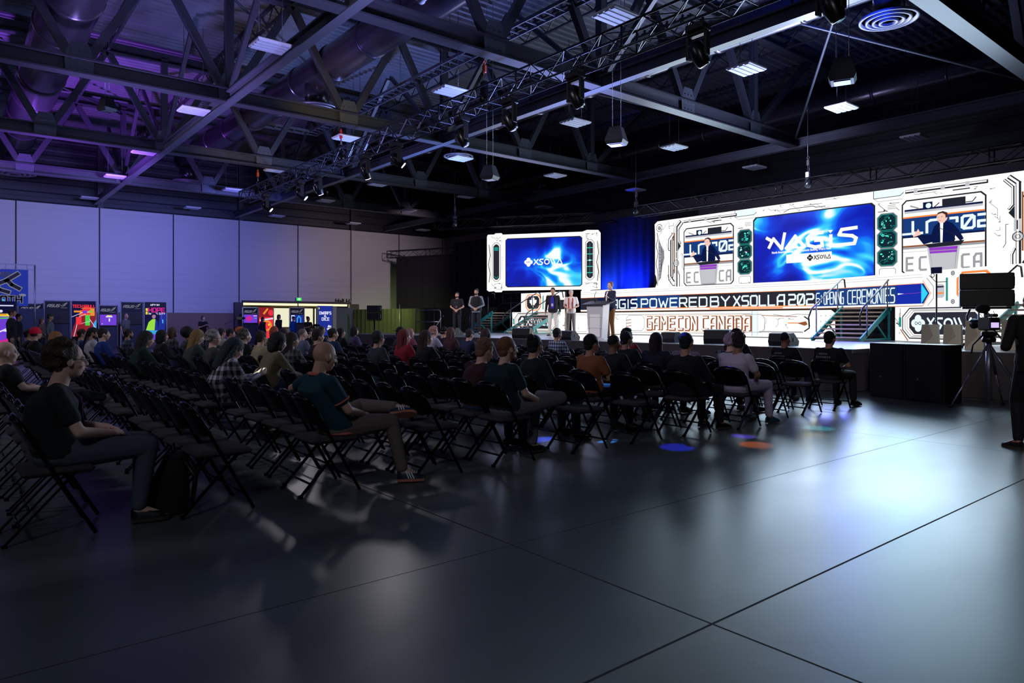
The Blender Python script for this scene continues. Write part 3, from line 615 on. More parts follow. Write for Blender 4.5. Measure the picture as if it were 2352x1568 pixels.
# two live picture screens
def pip(ax, az, W, Hh):
    f = Flat(); q = lambda x, y: (ax+x*W, az+y*Hh)
    def R(x0, y0, x1, y1, l, c): f.rect(*q(x0, y0), *q(x1, y1), l, c)
    def Pg(pts, l, c): f.poly([q(*p) for p in pts], l, c)
    def Ln(pts, w_, l, c): f.line([q(*p) for p in pts], w_*W, l, c)
    f.oct(ax-.04, az-.04, ax+W+.04, az+Hh+.04, .12, 3, LNE); f.oct(ax, az, ax+W, az+Hh, .1, 4, WHT)
    R(.02, .86, .98, .885, 5, NVY); R(.02, .83, .98, .86, 5, GRY); R(.26, .86, .38, .96, 6, NVY); f.disc(*q(.33, .91), .035*W, 7, PAL_); R(.5, .87, .78, .975, 6, LNE)
    Ln([(.78, .9), (.86, .9), (.9, .95)], .012, 5, LNE); Ln([(.1, .93), (.2, .89)], .02, 5, SHD); Ln([(.4, .88), (.46, .93)], .012, 5, LNE)
    R(.0, .765, 1, .785, 5, ORG); R(0, .52, 1, .765, 5, BND); R(0, .495, 1, .52, 5, NVY)
    h = .17*Hh
    Ln([(.13, .71), (.13, .55), (.25, .55)], .035, 6, PAL_); Ln([(0, .55), (.1, .55)], .03, 6, PAL_); Ln([(.31, .55), (.31, .69), (.36, .71), (.44, .71)], .035, 6, PAL_)
    Ln([(.6, .71), (.68, .71), (.68, .66)], .035, 6, PAL_)
    f.text('0', ax+.74*W, az+.56*Hh, .16*Hh, .035*W, 6, PAL_, cw=.14*W); f.text('2', ax+.93*W, az+.56*Hh, .16*Hh, .035*W, 6, PAL_, cw=.12*W) if False else Ln([(.93, .72), (1, .72)], .035, 6, PAL_)
    Ln([(1, .64), (.93, .64), (.93, .57), (1, .57)], .035, 6, PAL_)
    R(0, .37, 1, .39, 5, BRN); R(0, .34, 1, .37, 5, SHD); R(0, .3, 1, .305, 5, SHD)
    for t, x in (('E', .05), ('C', .22), ('C', .74), ('A', .88)): f.text(t, ax+x*W, az+.05*Hh, .17*Hh, .03*W, 6, SHD, cw=.08*W)
    # lectern
    Pg([(.36, 0), (.68, 0), (.72, .38), (.31, .38)], 8, GRY); Pg([(.39, 0), (.65, 0), (.69, .34), (.34, .34)], 9, SHD); Pg([(.35, .26), (.68, .26), (.69, .34), (.34, .34)], 10, PUR); Pg([(.34, .29), (.69, .29), (.69, .3), (.34, .3)], 11, SHD); Pg([(.39, .02), (.65, .02), (.67, .26), (.36, .26)], 11, GRY)
    Pg([(.28, .39), (.77, .41), (.73, .35), (.34, .34)], 12, LNE)
    # figure
    Pg([(.38, .4), (.36, .5), (.3, .46), (.23, .53), (.19, .5), (.27, .39), (.34, .41), (.4, .62), (.47, .68), (.56, .68), (.63, .64), (.7, .55), (.76, .43), (.72, .4), (.66, .48), (.64, .4)], 7, NVY)
    Pg([(.38, .4), (.36, .5), (.4, .62), (.47, .68), (.56, .68), (.63, .64), (.66, .5), (.65, .4)], 7, NVY)
    Pg([(.48, .4), (.475, .66), (.515, .67), (.505, .4)], 8, WHT)
    f.disc(*q(.5, .735), .068*W, 8, SKN, 20, .072*Hh); Pg([(.45, .76), (.44, .71), (.47, .66), (.53, .66), (.56, .72)], 9, SKN)
    Pg([(.43, .755), (.45, .8), (.51, .815), (.565, .79), (.575, .73), (.545, .72), (.54, .765), (.5, .79), (.455, .78)], 10, HRC)
    f.rect(*q(.445, .738), *q(.465, .743), 11, LNE); f.rect(*q(.49, .738), *q(.51, .743), 11, LNE); f.rect(*q(.455, .69), *q(.49, .694), 11, BRN)
    Pg([(.21, .52), (.14, .5), (.13, .53), (.17, .545), (.14, .58), (.18, .575), (.2, .61), (.22, .57), (.24, .53)], 8, SKN)
    Ln([(.46, .6), (.64, .5), (.66, .42)], .008, 10, LNE)
    return f
flat('live_picture', T, pip(-16.19, 2.7, 2.07, 2.1)); flat('live_picture', T, pip(-8.49, 2.72, 2.05, 2.1))

# smaller LED wall, turned toward the audience
ang = math.atan2(22.0-19.1, -20.9+25.2); Lw = math.hypot(4.3, 2.9)
T = thing('led_video_wall', 'smaller left LED screen with white frame and blue picture, beside black drape', 'screen', (-25.2, 19.1, 2.71), ang)
m = MB(); m.box((Lw/2, .12, 1.28), (Lw, .2, 2.55)); m.build('cabinet', blackp, T)
f = Flat(); W, Hh = Lw, 2.56
f.poly([(0, .05), (.1, -.02), (.35, 0), (.4, -.05), (.7, -.05), (.75, .02), (W-.85, .02), (W-.8, -.05), (W-.5, -.05), (W-.4, .0), (W, .02), (W, Hh-.1), (W-.1, Hh+.03), (W-.6, Hh+.05), (W-.8, Hh-.02), (.75, Hh-.02), (.7, Hh+.05), (.4, Hh+.05), (.35, Hh), (.05, Hh), (0, Hh-.08)], 0, WHT)
for a, s in ((.3, 1), (W-.62, 0)):
    f.oct(a, .5, a+.3, 2.12, .1, 2, SHD); f.oct(a+.02, .52, a+.28, 2.1, .09, 3, DRK); f.octl(a-.04, .44, a+.34, 2.18, .12, .02, 1, LNE)
    if s: f.rect(a+.05, 1.82, a+.25, 1.98, 4, TEA); f.line([(a+.05, .66), (a+.15, .58), (a+.25, .66)], .03, 4, TEA)
    else:
        f.line([(a+.15, .6), (a+.15, 2.02)], .02, 4, TEA)
        for q in range(5): f.line([(a+.03, .75+.27*q), (a+.27, .75+.27*q)], .02, 4, MNT)
        f.rect(a+.11, 1.26, a+.19, 1.32, 5, PAL_)
    for q in range(9): f.rect(a+(.4 if s else -.1), .95+.07*q, a+(.43 if s else -.07), .97+.07*q, 2, LNE)
    x = .1 if s else W-.14
    f.line([(x, .4), (x+.05, .8), (x-.03, 1.2), (x+.05, 1.6), (x, 2.1)], .03, 1, LNE); f.line([(x+.1, .5), (x+.04, 1.0), (x+.1, 1.5), (x+.06, 2.0)], .02, 1, SHD)
f.greeble(.2, 2.2, .7, 2.45, 5, 21); f.greeble(.2, .08, .7, .35, 6, 22); f.greeble(W-.7, 2.2, W-.15, 2.45, 5, 23); f.greeble(W-.7, .08, W-.15, .3, 6, 24)
f.poly([(.88, .24), (.98, .16), (W-.9, .16), (W-.8, .24), (W-.8, 2.28), (W-.9, 2.36), (.98, 2.36), (.88, 2.28)], 3, LNE)
flat('frame_graphic', T, f)
m = Flat(); m.poly([(.92, .26), (1.0, .2), (W-.92, .2), (W-.84, .26), (W-.84, 2.26), (W-.92, 2.32), (1.0, 2.32), (.92, 2.26)], 4, 0); m.build('picture_screen', wv, T)
f = Flat(); f.xsolla(1.78, 1.08, .38, 6, WHT, BLU, 1.75); flat('picture_lettering', T, f)
# ------------------------------------------------------------ stage deck, skirt, riser
stm = mat('stage_top', (140, 142, 150), .3, noise=.06, nscale=1.5)
T = thing('stage', 'low stage deck with grey top and black pleated skirt', 'stage', (0, 0, 0))
m = MB(); m.box((-16.6, 18.45, .79), (20.8, 9.9, .08)); m.box((-4.8, 18.8, .79), (2.8, 9.2, .08)); m.build('deck', stm, T)
m = MB(); vs = []; fs = []
path = []; x = -27.0
while x < -6.2:
    path.append((x, 13.48)); x += .06
path += [(-6.2, 14.18)]; x = -6.2
while x < -3.4: path.append((x, 14.18)); x += .06
for i, (x, y) in enumerate(path):
    d = .05*math.sin(i*1.15)+.02*math.sin(i*.37)
    vs += [(x, y-.02-abs(d)*.3, .82), (x, y+d*.6-.02, .42), (x+.01, y+d-.04, .01)]
for i in range(len(path)-1):
    for k in (0, 1): fs.append((i*3+k, i*3+k+1, i*3+4+k, i*3+3+k))
m.add(vs, fs, 0, True); m.build('skirt', mat('skirt_cloth', (78, 72, 78), .9), T)
T = thing('riser', 'upper stage riser behind the speakers, clad in bright LED panels', 'riser', (0, 0, 0))
m = MB(); m.box((-16.4, 22.05, 1.285), (12.6, 2.55, .9)); m.box((-23.5, 21.4, 1.285), (2.1, 2.6, .9)); m.box((-6.9, 22.3, 1.285), (6.3, 2.1, .9)); m.build('platform', blackp, T)
def banner_plate(name, pts, z0, z1, parent):
    pass
# lower LED band (plane Y=20.6)
T = thing('led_band', 'low white LED band reading GAME CON CANADA across the riser front', 'screen', (0, 20.6, 0))
m = MB(); m.box((-15.65, .06, 1.3), (11.3, .1, .84)); m.build('cabinet', blackp, T)
f = Flat(); f.poly([(-21.25, .92), (-21.15, .85), (-10.12, .85), (-10.0, .95), (-10.0, 1.6), (-10.12, 1.7), (-21.15, 1.7), (-21.25, 1.62)], 0, WHT)
f.rect(-19.2, 1.6, -12.8, 1.62, 1, SHD); f.rect(-18.4, .93, -13.4, .95, 1, SHD)
for t, a, b in (('GAME', -17.2, -15.9), ('CON', -15.75, -14.95), ('CANADA', -14.7, -12.85)):
    f.fit(t, a+.03, b+.03, 1.06, .43, .115, 1, BRN, gap=2.2); f.fit(t, a, b, 1.075, .42, .055, 2, WHT, gap=2.2)
f.rect(-17.3, 1.565, -12.9, 1.575, 2, ORG); f.rect(-17.3, .985, -12.9, .995, 2, ORG)
for a in (-18.2, -13.2):
    f.octl(a, 1.0, a+.9, 1.58, .12, .02, 1, SHD)
    for q in range(3): f.line([(a+(.0 if a < -15 else -.25), 1.15+.12*q), (a+(.25 if a < -15 else 0), 1.18+.12*q)], .025, 2, BRN)
f.line([(-12.0, 1.58), (-11.6, 1.52), (-11.2, 1.58), (-10.8, 1.56)], .02, 1, SHD); f.line([(-12.4, 1.55), (-11.2, 1.5)], .02, 1, BRN)
f.line([(-10.95, 1.5), (-10.8, 1.4), (-10.8, 1.15), (-10.95, 1.05)], .04, 2, LNE); f.poly([(-11.2, 1.3), (-10.9, 1.36), (-10.85, 1.26), (-10.95, 1.22)], 2, BRN); f.rect(-11.5, 1.29, -11.15, 1.32, 2, ORG)
f.rect(-12.75, .88, -12.55, 1.68, 1, PAL_); f.line([(-12.75, .88), (-12.75, 1.68)], .02, 2, SHD); f.line([(-12.55, .88), (-12.55, 1.68)], .012, 2, SHD)
for q in range(4):
    for r in range(4): f.rect(-10.6+.15*q, 1.0+.17*r, -10.57+.15*q, 1.03+.17*r, 1, SHD)
f.greeble(-20.9, .95, -18.6, 1.6, 16, 31); f.greeble(-12.4, .95, -11.3, 1.45, 5, 32, c=SHD); f.rect(-12.5, 1.0, -11.0, 1.04, 1, SHD)
f.octl(-21.15, .92, -20.3, 1.62, .1, .016, 1, SHD)
flat('band_graphic', T, f)
# main banner (plane Y=21.2) and its right wing
def banner(name, lab, loc, rz, L, fn):
    T = thing(name, lab, 'screen', loc, rz)
    m = MB(); m.box((L/2, .06, .43), (L, .1, .88)); m.build('cabinet', blackp, T)
    f = Flat(); f.rect(0, 0, L, .9, 0, WHT); f.rect(0, .07, L, .585, 1, BND); f.rect(0, .585, L, .6, 1, ORG); f.rect(0, .0, L, .02, 1, BRN); f.rect(0, .75, L, .76, 1, SHD); f.rect(0, .82, L, .828, 1, SHD)
    fn(f, L); flat('banner_graphic', T, f)
    return T
def fn(f, L):
    f.rect(.02, .07, 1.0, .585, 2, DRK); f.rect(1.0, .07, 3.1, .585, 2, NVY); f.rect(5.2, .07, L, .585, 2, DRK); f.rect(.2, .32, 1.3, .335, 3, PUR)
    f.rect(3.0, .07, L, .12, 3, ORG); f.rect(0, .04, L, .085, 4, WHT); f.rect(6.5, .03, 9.3, .07, 5, ORG)
    for t, x0, x1 in (('NAGIS', 1.38, 3.14), ('POWERED', 3.36, 6.38), ('BY', 6.54, 7.31), ('XSOLLA', 7.48, 9.35), ('202', 9.51, 10.33)): f.fit(t, x0, x1, .135, .33, .058, 5, PAL_)
banner('led_banner', 'long LED banner reading NAGIS POWERED BY XSOLLA 202 in square letters', (-21.3, 21.2, 1.75), 0, 10.4, fn)
def fn2(f, L):
    f.fit('6:', .03, .28, .13, .35, .032, 4, PAL_); f.fit('OPENING', .38, 1.2, .13, .36, .032, 4, PAL_); f.fit('CEREMONIES', 1.37, 3.09, .12, .39, .036, 4, PAL_)
    f.rect(3.15, .07, 4.0, .585, 2, BLU); f.line([(3.2, .33), (4.0, .36)], .01, 3, PUR); f.poly([(3.2, .32), (3.4, .345), (3.2, .365)], 4, PAL_)
    f.poly([(3.95, .07), (4.15, .33), (3.95, .585)], 3, CYN); f.poly([(4.0, .0), (L, .0), (L, .9), (4.0, .9), (4.0, .62), (4.2, .33), (4.0, .04)], 2, WHT)
    f.line([(4.0, .66), (4.24, .33), (4.0, .02)], .02, 3, ORG); f.line([(4.12, .72), (4.32, .5), (4.32, .2), (4.15, .02)], .02, 3, SHD); f.line([(4.2, .78), (4.4, .6), (4.7, .6)], .018, 3, LNE)
    f.oct(4.4, .2, 4.64, .55, .05, 3, GRY); f.rect(4.42, .3, 4.62, .34, 4, ORG); f.rect(4.42, .46, 4.62, .5, 4, LNE); f.ring(4.3, .78, .05, .02, 4, LNE, 10)
    f.rect(4.68, .12, 4.74, .7, 3, TEA)
    for z in (.1, .8): f.disc(4.88, z, .05, 3, GRY); f.ring(4.88, z, .05, .015, 4, LNE, 10); f.disc(4.88, z, .015, 4, LNE, 8)
    f.oct(4.98, .1, 5.95, .82, .16, 3, ORG); f.oct(5.04, .15, 5.89, .77, .14, 4, WHT); f.oct(5.07, .18, 5.86, .74, .13, 5, DRK); f.maple(5.45, .45, .26, 6, WHT)
    f.greeble(6.0, .1, 6.9, .8, 8, 41); f.greeble(4.0, .64, 5.0, .88, 5, 42, c=SHD)
wa = -.4072
WD = V((math.cos(wa), math.sin(wa)))
banner('led_banner', 'angled LED banner wing reading 6: OPENING CEREMONIES with maple leaf badge', (-10.9, 21.2, 1.75), wa, 7.2, fn2)
def xpanel(lab, loc, rz, L, x0, seed, flip=False):
    T = thing('led_sign', lab, 'screen', loc, rz)
    m = MB(); m.box((L/2, .06, .46), (L, .1, .9)); m.build('cabinet', blackp, T)
    f = Flat(); f.rect(0, 0, L, .91, 0, WHT)
    f.octl(x0-.22, .08, x0+2.3, .86, .22, .03, 1, LNE); f.octl(x0-.14, .12, x0+2.2, .82, .2, .02, 1, SHD); f.octl(x0-.07, .15, x0+2.12, .79, .2, .012, 1, LNE)
    f.oct(x0, .19, x0+2.05, .75, .16, 2, DRK); f.line([(x0-.3, .4), (x0-.3, .6)], .08, 2, TEA); f.line([(x0-.28, .3), (x0-.05, .02)], .03, 2, BRN)
    f.xsolla(x0+.08, .26, .42, 3, PAL_, DRK, 1.85); f.greeble(.0, .05, max(x0-.3, .15), .86, 5, seed); f.greeble(x0+2.35, .05, L, .86, 8, seed+1)
    flat('panel_graphic', T, f)
    return T
xpanel('white LED panel with dark XSOLLA plate behind the right stage speaker', (-10.9+WD.x*3.15, 21.2+WD.y*3.15-.1, .84), wa, 4.2, .47, 51)
xpanel('white LED panel with dark XSOLLA plate behind the steps at the left', (-24.3, 19.85, .84), 0.04, 3.3, .4, 61)
# maple leaf panel upper left
T = thing('led_sign', 'small LED panel with white maple leaf in an orange octagon', 'screen', (-24.1, 20.2, 1.76), .04)
m = MB(); m.box((1.35, .06, .42), (2.8, .1, .84)); m.build('cabinet', blackp, T)
f = Flat(); f.rect(0, 0, 2.75, .84, 0, WHT); f.oct(.3, .06, 1.3, .78, .16, 1, ORG); f.oct(.36, .1, 1.24, .74, .14, 2, WHT); f.oct(.4, .14, 1.2, .7, .12, 3, DRK); f.maple(.8, .43, .26, 4, WHT); f.greeble(1.45, .1, 2.0, .75, 7, 71); f.rect(1.4, .1, 1.46, .7, 1, TEA); f.rect(2.1, .1, 2.75, .5, 2, DRK)
flat('panel_graphic', T, f)
# barrier rail at the back of the riser left
def tuberail(name, lab, pts_list, r=.02, m_=None, loc=(0, 0, 0), cat='handrail', group=None):
    T = thing(name, lab, cat, loc, 0, group)
    for nm, pts in pts_list:
        m = MB(); m.tube(pts, r, 8); m.build(nm, m_ or mat('rail_metal', (120, 124, 134), .3, .8), T)
    return T
for lab, x0, x1, y, z, h in (('U-shaped guard rail standing at the left end of the stage', -26.6, -24.6, 16.2, .83, 1.0), ('U-shaped guard rail on the riser behind the left steps', -26.3, -24.4, 20.9, 1.74, .95), ('U-shaped guard rail on the riser, against the black drape', -24.2, -22.6, 21.8, 1.74, .95)):
    tuberail('guard_rail', lab, [('frame', [(x0, y, z), (x0, y, z+h-.08), (x0+.08, y, z+h), (x1-.08, y, z+h), (x1, y, z+h-.08), (x1, y, z)]), ('mid_rail', [(x0, y, z+h*.5), (x1, y, z+h*.5)])], group='guard rails')
# steps
def steps(lab, x, y, rz, n, rise, run, W, z0, side=(30, 150, 150)):
    T = thing('stage_steps', lab, 'steps', (x, y, z0), rz, 'stage steps')
    tr = mat('tread', (200, 180, 160), .5); st = mat('stringer', side, .5)
    for i in range(n):
        m = MB(); m.box((0, run*i+run/2, rise*(i+1)-.02), (W, run*.9, .04)); m.build('tread', tr, T)
    for s in (-1, 1):
        m = MB(); m.bar((s*(W/2+.03), -.05, .02), (s*(W/2+.03), run*n, rise*n), .04, .14); m.bar((s*(W/2+.03), run*n-.1, 0), (s*(W/2+.03), run*n-.1, rise*n), .04, .05); m.bar((s*(W/2+.03), 0.1, .05), (s*(W/2+.03), run*n, .05), .03, .04); m.bar((s*(W/2+.03), run*n*.5, rise*n*.5), (s*(W/2+.03), run*n*.85, .05), .03, .04); m.build('stringer', st, T)
        m = MB(); a = V((s*(W/2+.06), 0, 0)); H = .85
        m.tube([a+V((0, -.12, H*.45)), a+V((0, -.16, H*.75)), a+V((0, 0, H+.02)), a+V((0, run*n, rise*n+H)), a+V((0, run*n+.15, rise*n+H-.02)), a+V((0, run*n+.2, rise*n+H-.25))], .022, 8)
        m.build('handrail', blackm, T)
        for q in (.15, .85):
            m = MB(); m.tube([a+V((0, run*n*q, rise*n*q)), a+V((0, run*n*q, rise*n*q+H))], .018, 8); m.build('post', mat('rail_metal', (120, 124, 134), .3, .8), T)
    return T
steps('metal steps with pale treads and black rails right of the LED band', -8.95, 18.5, 0, 8, .114, .22, 1.25, .83)
steps('metal steps with rails behind the two men near the lectern', -21.9, 18.1, .0, 8, .114, .22, 1.3, .83, (60, 60, 66))
steps('metal steps seen from the side with a teal stringer, at the stage left end', -26.6, 19.6, -PI/2, 8, .114, .25, 1.2, .83)
steps('metal steps partly hidden behind the tall black loudspeaker at the far right', -4.6, 16.6, wa*.6, 8, .114, .2, 1.2, .83, (60, 60, 66))

# ------------------------------------------------------------ drapes
def drape(name, lab, x0, y0, x1, y1, z0, z1, amp, wl, m_, pl='drape'):
    L = math.hypot(x1-x0, y1-y0); n = int(L/(wl/6)); dx, dy = (x1-x0)/L, (y1-y0)/L; m = MB(); vs = []; fs = []
    R = random.Random(int(abs(x0*13)+z1*7)); ph = 0
    for i in range(n+1):
        ph += R.uniform(.6, 1.5); s = L*i/n
        for j, z in enumerate((z1, (z0+z1)/2, z0)):
            a = amp*math.sin(ph)*(.6, .9, 1.15)[j]
            vs.append((x0+dx*s-dy*a, y0+dy*s+dx*a, z))
    for i in range(n):
        for k in (0, 1): fs.append((i*3+k, i*3+k+1, i*3+4+k, i*3+3+k))
    m.add(vs, fs, 0, True); o = m.build(name, m_); tag(o, lab, pl)
    return o
dk = mat('drape_black', (30, 31, 42), .9); dk2 = mat('drape_dull', (30, 28, 38), .9); dg = mat('drape_pipe', (70, 74, 60), .9)
drape('black_drape', 'tall black stage drape hanging behind both screens', -34.5, 23.6, -17.0, 23.6, 0, 6.0, .06, .5, dk)
drape('black_drape', 'flat dark drape panel hung from the short grey truss by the far wall', -38.6, 22.1, -33.6, 24.3, 1.9, 5.3, .02, .6, dk2)
drape('low_drape', 'low pipe-and-drape curtain lit green beside the seats', -38.8, 19.2, -27.3, 21.3, 0, 2.05, .07, .4, dg, 'curtain')
drape('black_drape', 'black drape skirt under the banner beside the right steps', -10.0, 20.75, -8.0, 20.4, .83, 1.74, .04, .3, dk2)
for i, (x, y) in enumerate(((-34.3, 20.0), (-31.5, 20.5), (-28.8, 21.0))):
    T = thing('curtain_pole', 'thin metal pole of the low curtain, %s from the far wall' % ORD[i+1], 'pole', (x, y-.15, 0), 0, 'curtain poles')
    m = MB(); m.tube([(0, 0, .02), (0, 0, 2.3)], .02, 8); m.build('pole', alum, T); m = MB(); m.box((0, 0, .01), (.4, .4, .02)); m.build('base', blackm, T)

# ------------------------------------------------------------ lectern, wedges, speakers, boxes on stage
T = thing('lectern', 'pale grey tapered lectern with a dark top at the middle of the stage', 'lectern', (-14.45, 15.1, .83), .25)
def taper(m, z0, z1, w0, w1, d0, d1, yo=0, k=.05):
    vs = []
    for z, w, d in ((z0, w0, d0), (z1, w1, d1)):
        for a, b in ((-1, -1), (1, -1), (1, 1), (-1, 1)): vs.append((a*w/2, b*d/2+yo, z))
    m.add(vs, [(3, 2, 1, 0), (4, 5, 6, 7), (0, 1, 5, 4), (1, 2, 6, 5), (2, 3, 7, 6), (3, 0, 4, 7)])
lg = mat('lectern_grey', (178, 182, 190), .35, .1)
m = MB(); taper(m, .03, 1.04, .44, .56, .34, .4); m.build('body', lg, T)
m = MB()
for z in (.34, .66): m.box((0, -.19, z), (.5, .02, .012))
m.box((0, -.185, .52), (.34, .012, .9)); m.build('front_panel', mat('lectern_front', (205, 208, 214), .4), T)
m = MB(); m.box((0, 0, .015), (.7, .55, .03)); m.build('base', lg, T)
m = MB(); m.add([(-.42, -.28, 1.03), (.42, -.28, 1.03), (.42, .28, 1.14), (-.42, .28, 1.14), (-.38, -.24, 1.0), (.38, -.24, 1.0), (.38, .24, 1.08), (-.38, .24, 1.08)], [(0, 1, 2, 3), (7, 6, 5, 4), (0, 4, 5, 1), (1, 5, 6, 2), (2, 6, 7, 3), (3, 7, 4, 0)]); m.build('top', mat('lectern_top', (30, 28, 44), .4), T)
m = MB(); m.tube([(-.15, .1, 1.1), (-.15, .05, 1.3), (-.13, .12, 1.42)], .008, 6); m.build('microphone', blackm, T)
wedge_m = mat('wedge_black', (30, 29, 34), .6)
def wedge(lab, x, y, rz, s=1.):
    T = thing('stage_monitor', lab, 'speaker', (x, y, .83), rz, 'wedge monitors on the stage')
    m = MB(); w = .32*s
    P = [(-.22, 0), (.26, 0), (.3, .12), (.0, .36), (-.2, .34), (-.26, .12)]
    m.add([(a, y_*s, z*s) for y_, z in P for a in (-w, w)], [tuple(2*i for i in range(5, -1, -1)), tuple(2*i+1 for i in range(6))]+[(2*i, 2*i+1, (2*i+3) % 12, (2*i+2) % 12) for i in range(6)])
    m.build('cabinet', wedge_m, T)
    m = MB(); m.add([(-w*.85, .29*s, .145*s), (w*.85, .29*s, .145*s), (w*.85, .03*s, .353*s), (-w*.85, .03*s, .353*s)], [(0, 1, 2, 3)]); m.build('grille', mat('grille_grey', (60, 60, 70), .4, .5), T)
    m = MB(); m.box((w+.005, .02*s, .17*s), (.01, .12*s, .1*s)); m.build('side_handle', blackp, T)
for lab, x, y, rz, s in (('wedge monitor at the left end of the stage front by the two men', -20.8, 14.25, .2, 1.), ('tan-lit wedge monitor left of the lectern, largest of the left ones', -16.6, 14.0, .5, 1.1), ('wedge monitor directly left of the lectern foot', -14.3, 13.75, .1, .9), ('wedge monitor seen behind the long-haired head in the middle', -11.1, 14.3, -.1, .9), ('large wedge monitor with a yellow dot right of the middle', -9.95, 14.6, .35, 1.15), ('low wedge monitor near the right end of the stage front', -8.15, 14.4, .0, .95)):
    wedge(lab, x, y, rz, s*.82)
T = thing('floor_speaker', 'low dark subwoofer lying on the floor before the low curtain', 'speaker', (-20.6, 11.9, 0), .1)
m = MB(); m.bev((0, 0, .45), (.9, .6, .8), .02); m.build('cabinet', mat('sub_grey', (52, 48, 62), .5), T); m = MB(); m.box((0, -.31, .45), (.8, .02, .7)); m.build('grille', blackp, T)
# line array loudspeakers on stands
def array_speaker(lab, x, y, z0, rz, n, w, h, d, zb, col):
    T = thing('loudspeaker', lab, 'speaker', (x, y, z0), rz)
    cm = mat('spk_%d' % n+str(int(w*100)), col, .55)
    for i in range(n):
        z = zb+h*(i+.5)+.015*i
        m = MB(); m.bev((0, 0, z), (w, d, h), .015); c = m.build('cabinet', cm, T)
        m = MB(); m.box((0, -d/2-.005, z), (w*.94, .012, h*.9)); m.build('grille', mat('grille_black', (18, 18, 22), .5), c)
        m = MB(); m.bev((w/2+.01, .05, z), (.03, .16, h*.6), .008); m.build('rigging_plate', alum, c)
    m = MB(); m.box((0, 0, zb-.03), (w*.9, d*.8, .04)); m.build('cradle', blackm, T)
    m = MB(); m.tube([(0, 0, .3), (0, 0, zb-.03)], .035, 10); m.build('pole', blackm, T)
    for k in range(3):
        a = 2*PI*k/3+.5; m = MB(); m.tube([(0, 0, .55), (.45*math.cos(a), .45*math.sin(a), .02)], .018, 8); m.build('leg', blackm, T)
    return T
array_speaker('two grey loudspeakers stacked on a stand before the green-lit curtain', -30.6, 16.3, 0, .75, 2, .62, .34, .45, 1.42, (70, 66, 72))
array_speaker('large black loudspeaker pair on a stand at the right end of the stage', -4.55, 15.3, .83, .35, 2, .85, .3, .5, .82, (26, 27, 32))
T = thing('microphone_stand', 'thin boom microphone stand by the low curtain', 'microphone stand', (-20.2, 13.0, 0), 0)
m = MB(); m.tube([(0, 0, .02), (0, 0, 1.0), (.35, .1, 1.5)], .012, 6); m.build('stand', alum, T); m = MB(); m.tube([(.35, .1, 1.5), (.43, .12, 1.53)], .025, 8); m.build('microphone', blackm, T); m = MB(); m.lathe([(.14, 0), (.14, .02), (.02, .03)], (0, 0, 0), 14); m.build('base', blackm, T)
# subwoofer pair on the floor at right
for i, lab in enumerate(('big black subwoofer box on the floor, nearer the seats', 'big black subwoofer box on the floor, nearer the tripod')):
    d0 = V((1.36, -.36, 0)).normalized(); nrm = V((.36, 1.36, 0)).normalized(); c = V((-5.74, 13.1, 0))+d0*(.35+.705*i)+nrm*.24
    T = thing('subwoofer', lab, 'speaker', c, math.atan2(-.36, 1.36), 'subwoofer pair')
    m = MB(); m.bev((0, 0, .49), (.695, .46, .97), .012); m.build('cabinet', mat('sub_black', (20, 22, 28), .42, noise=.1, nscale=8), T)
    m = MB(); m.box((0, -.235, .49), (.64, .012, .9)); m.build('grille', mat('sub_grille', (12, 15, 19), .5), T)
    m = MB(); m.box((-.1, -.245, .38), (.03, .01, .03)); m.build('badge', alum, T)
pb = mat('cream_board', (188, 182, 168), .6)
for i, (x, y, z, lab) in enumerate(((-5.72, 15.9, .47, 'leftmost of the cream boards standing on the stage'), (-5.25, 15.75, .47, 'second cream board from the left on the stage'), (-4.7, 15.25, .55, 'widest cream board standing at the stage edge'), (-4.15, 15.4, .55, 'cream board behind the tripod'))):
    T = thing('cream_box', lab, 'box', (x, y, .83), .2-.1*i, 'cream boxes')
    m = MB(); m.add([(-.16, -.1, 0), (.16, -.1, 0), (.16, .1, 0), (-.16, .1, 0), (-.15, -.06, z), (.15, -.06, z), (.15, .06, z), (-.15, .06, z)], [(3, 2, 1, 0), (4, 5, 6, 7), (0, 1, 5, 4), (1, 2, 6, 5), (2, 3, 7, 6), (3, 0, 4, 7)]); m.build('body', pb, T)
    m = MB(); m.add([(-.16, -.101, 0), (-.155, -.085, z*.5), (.06, -.085, z*.5), (-.02, -.062, z*.98), (-.149, -.062, z*.98)], [(0, 2, 3, 4)]); m.build('flap', mat('cream_dim', (160, 152, 140), .6), T)
T = thing('signal_pole', 'thin black pole standing on the stage before the banner', 'pole', (-6.1, 17.3, .83), 0)
m = MB(); m.tube([(0, 0, .02), (0, 0, 1.6)], .018, 8); m.build('pole', blackm, T); m = MB(); m.box((0, 0, .01), (.4, .4, .02)); m.build('base', blackm, T); m = MB(); m.box((.0, 0, 1.68), (.22, .03, .14), .0); m.build('flag', mat('navy_flag', (20, 40, 110), .6), T)

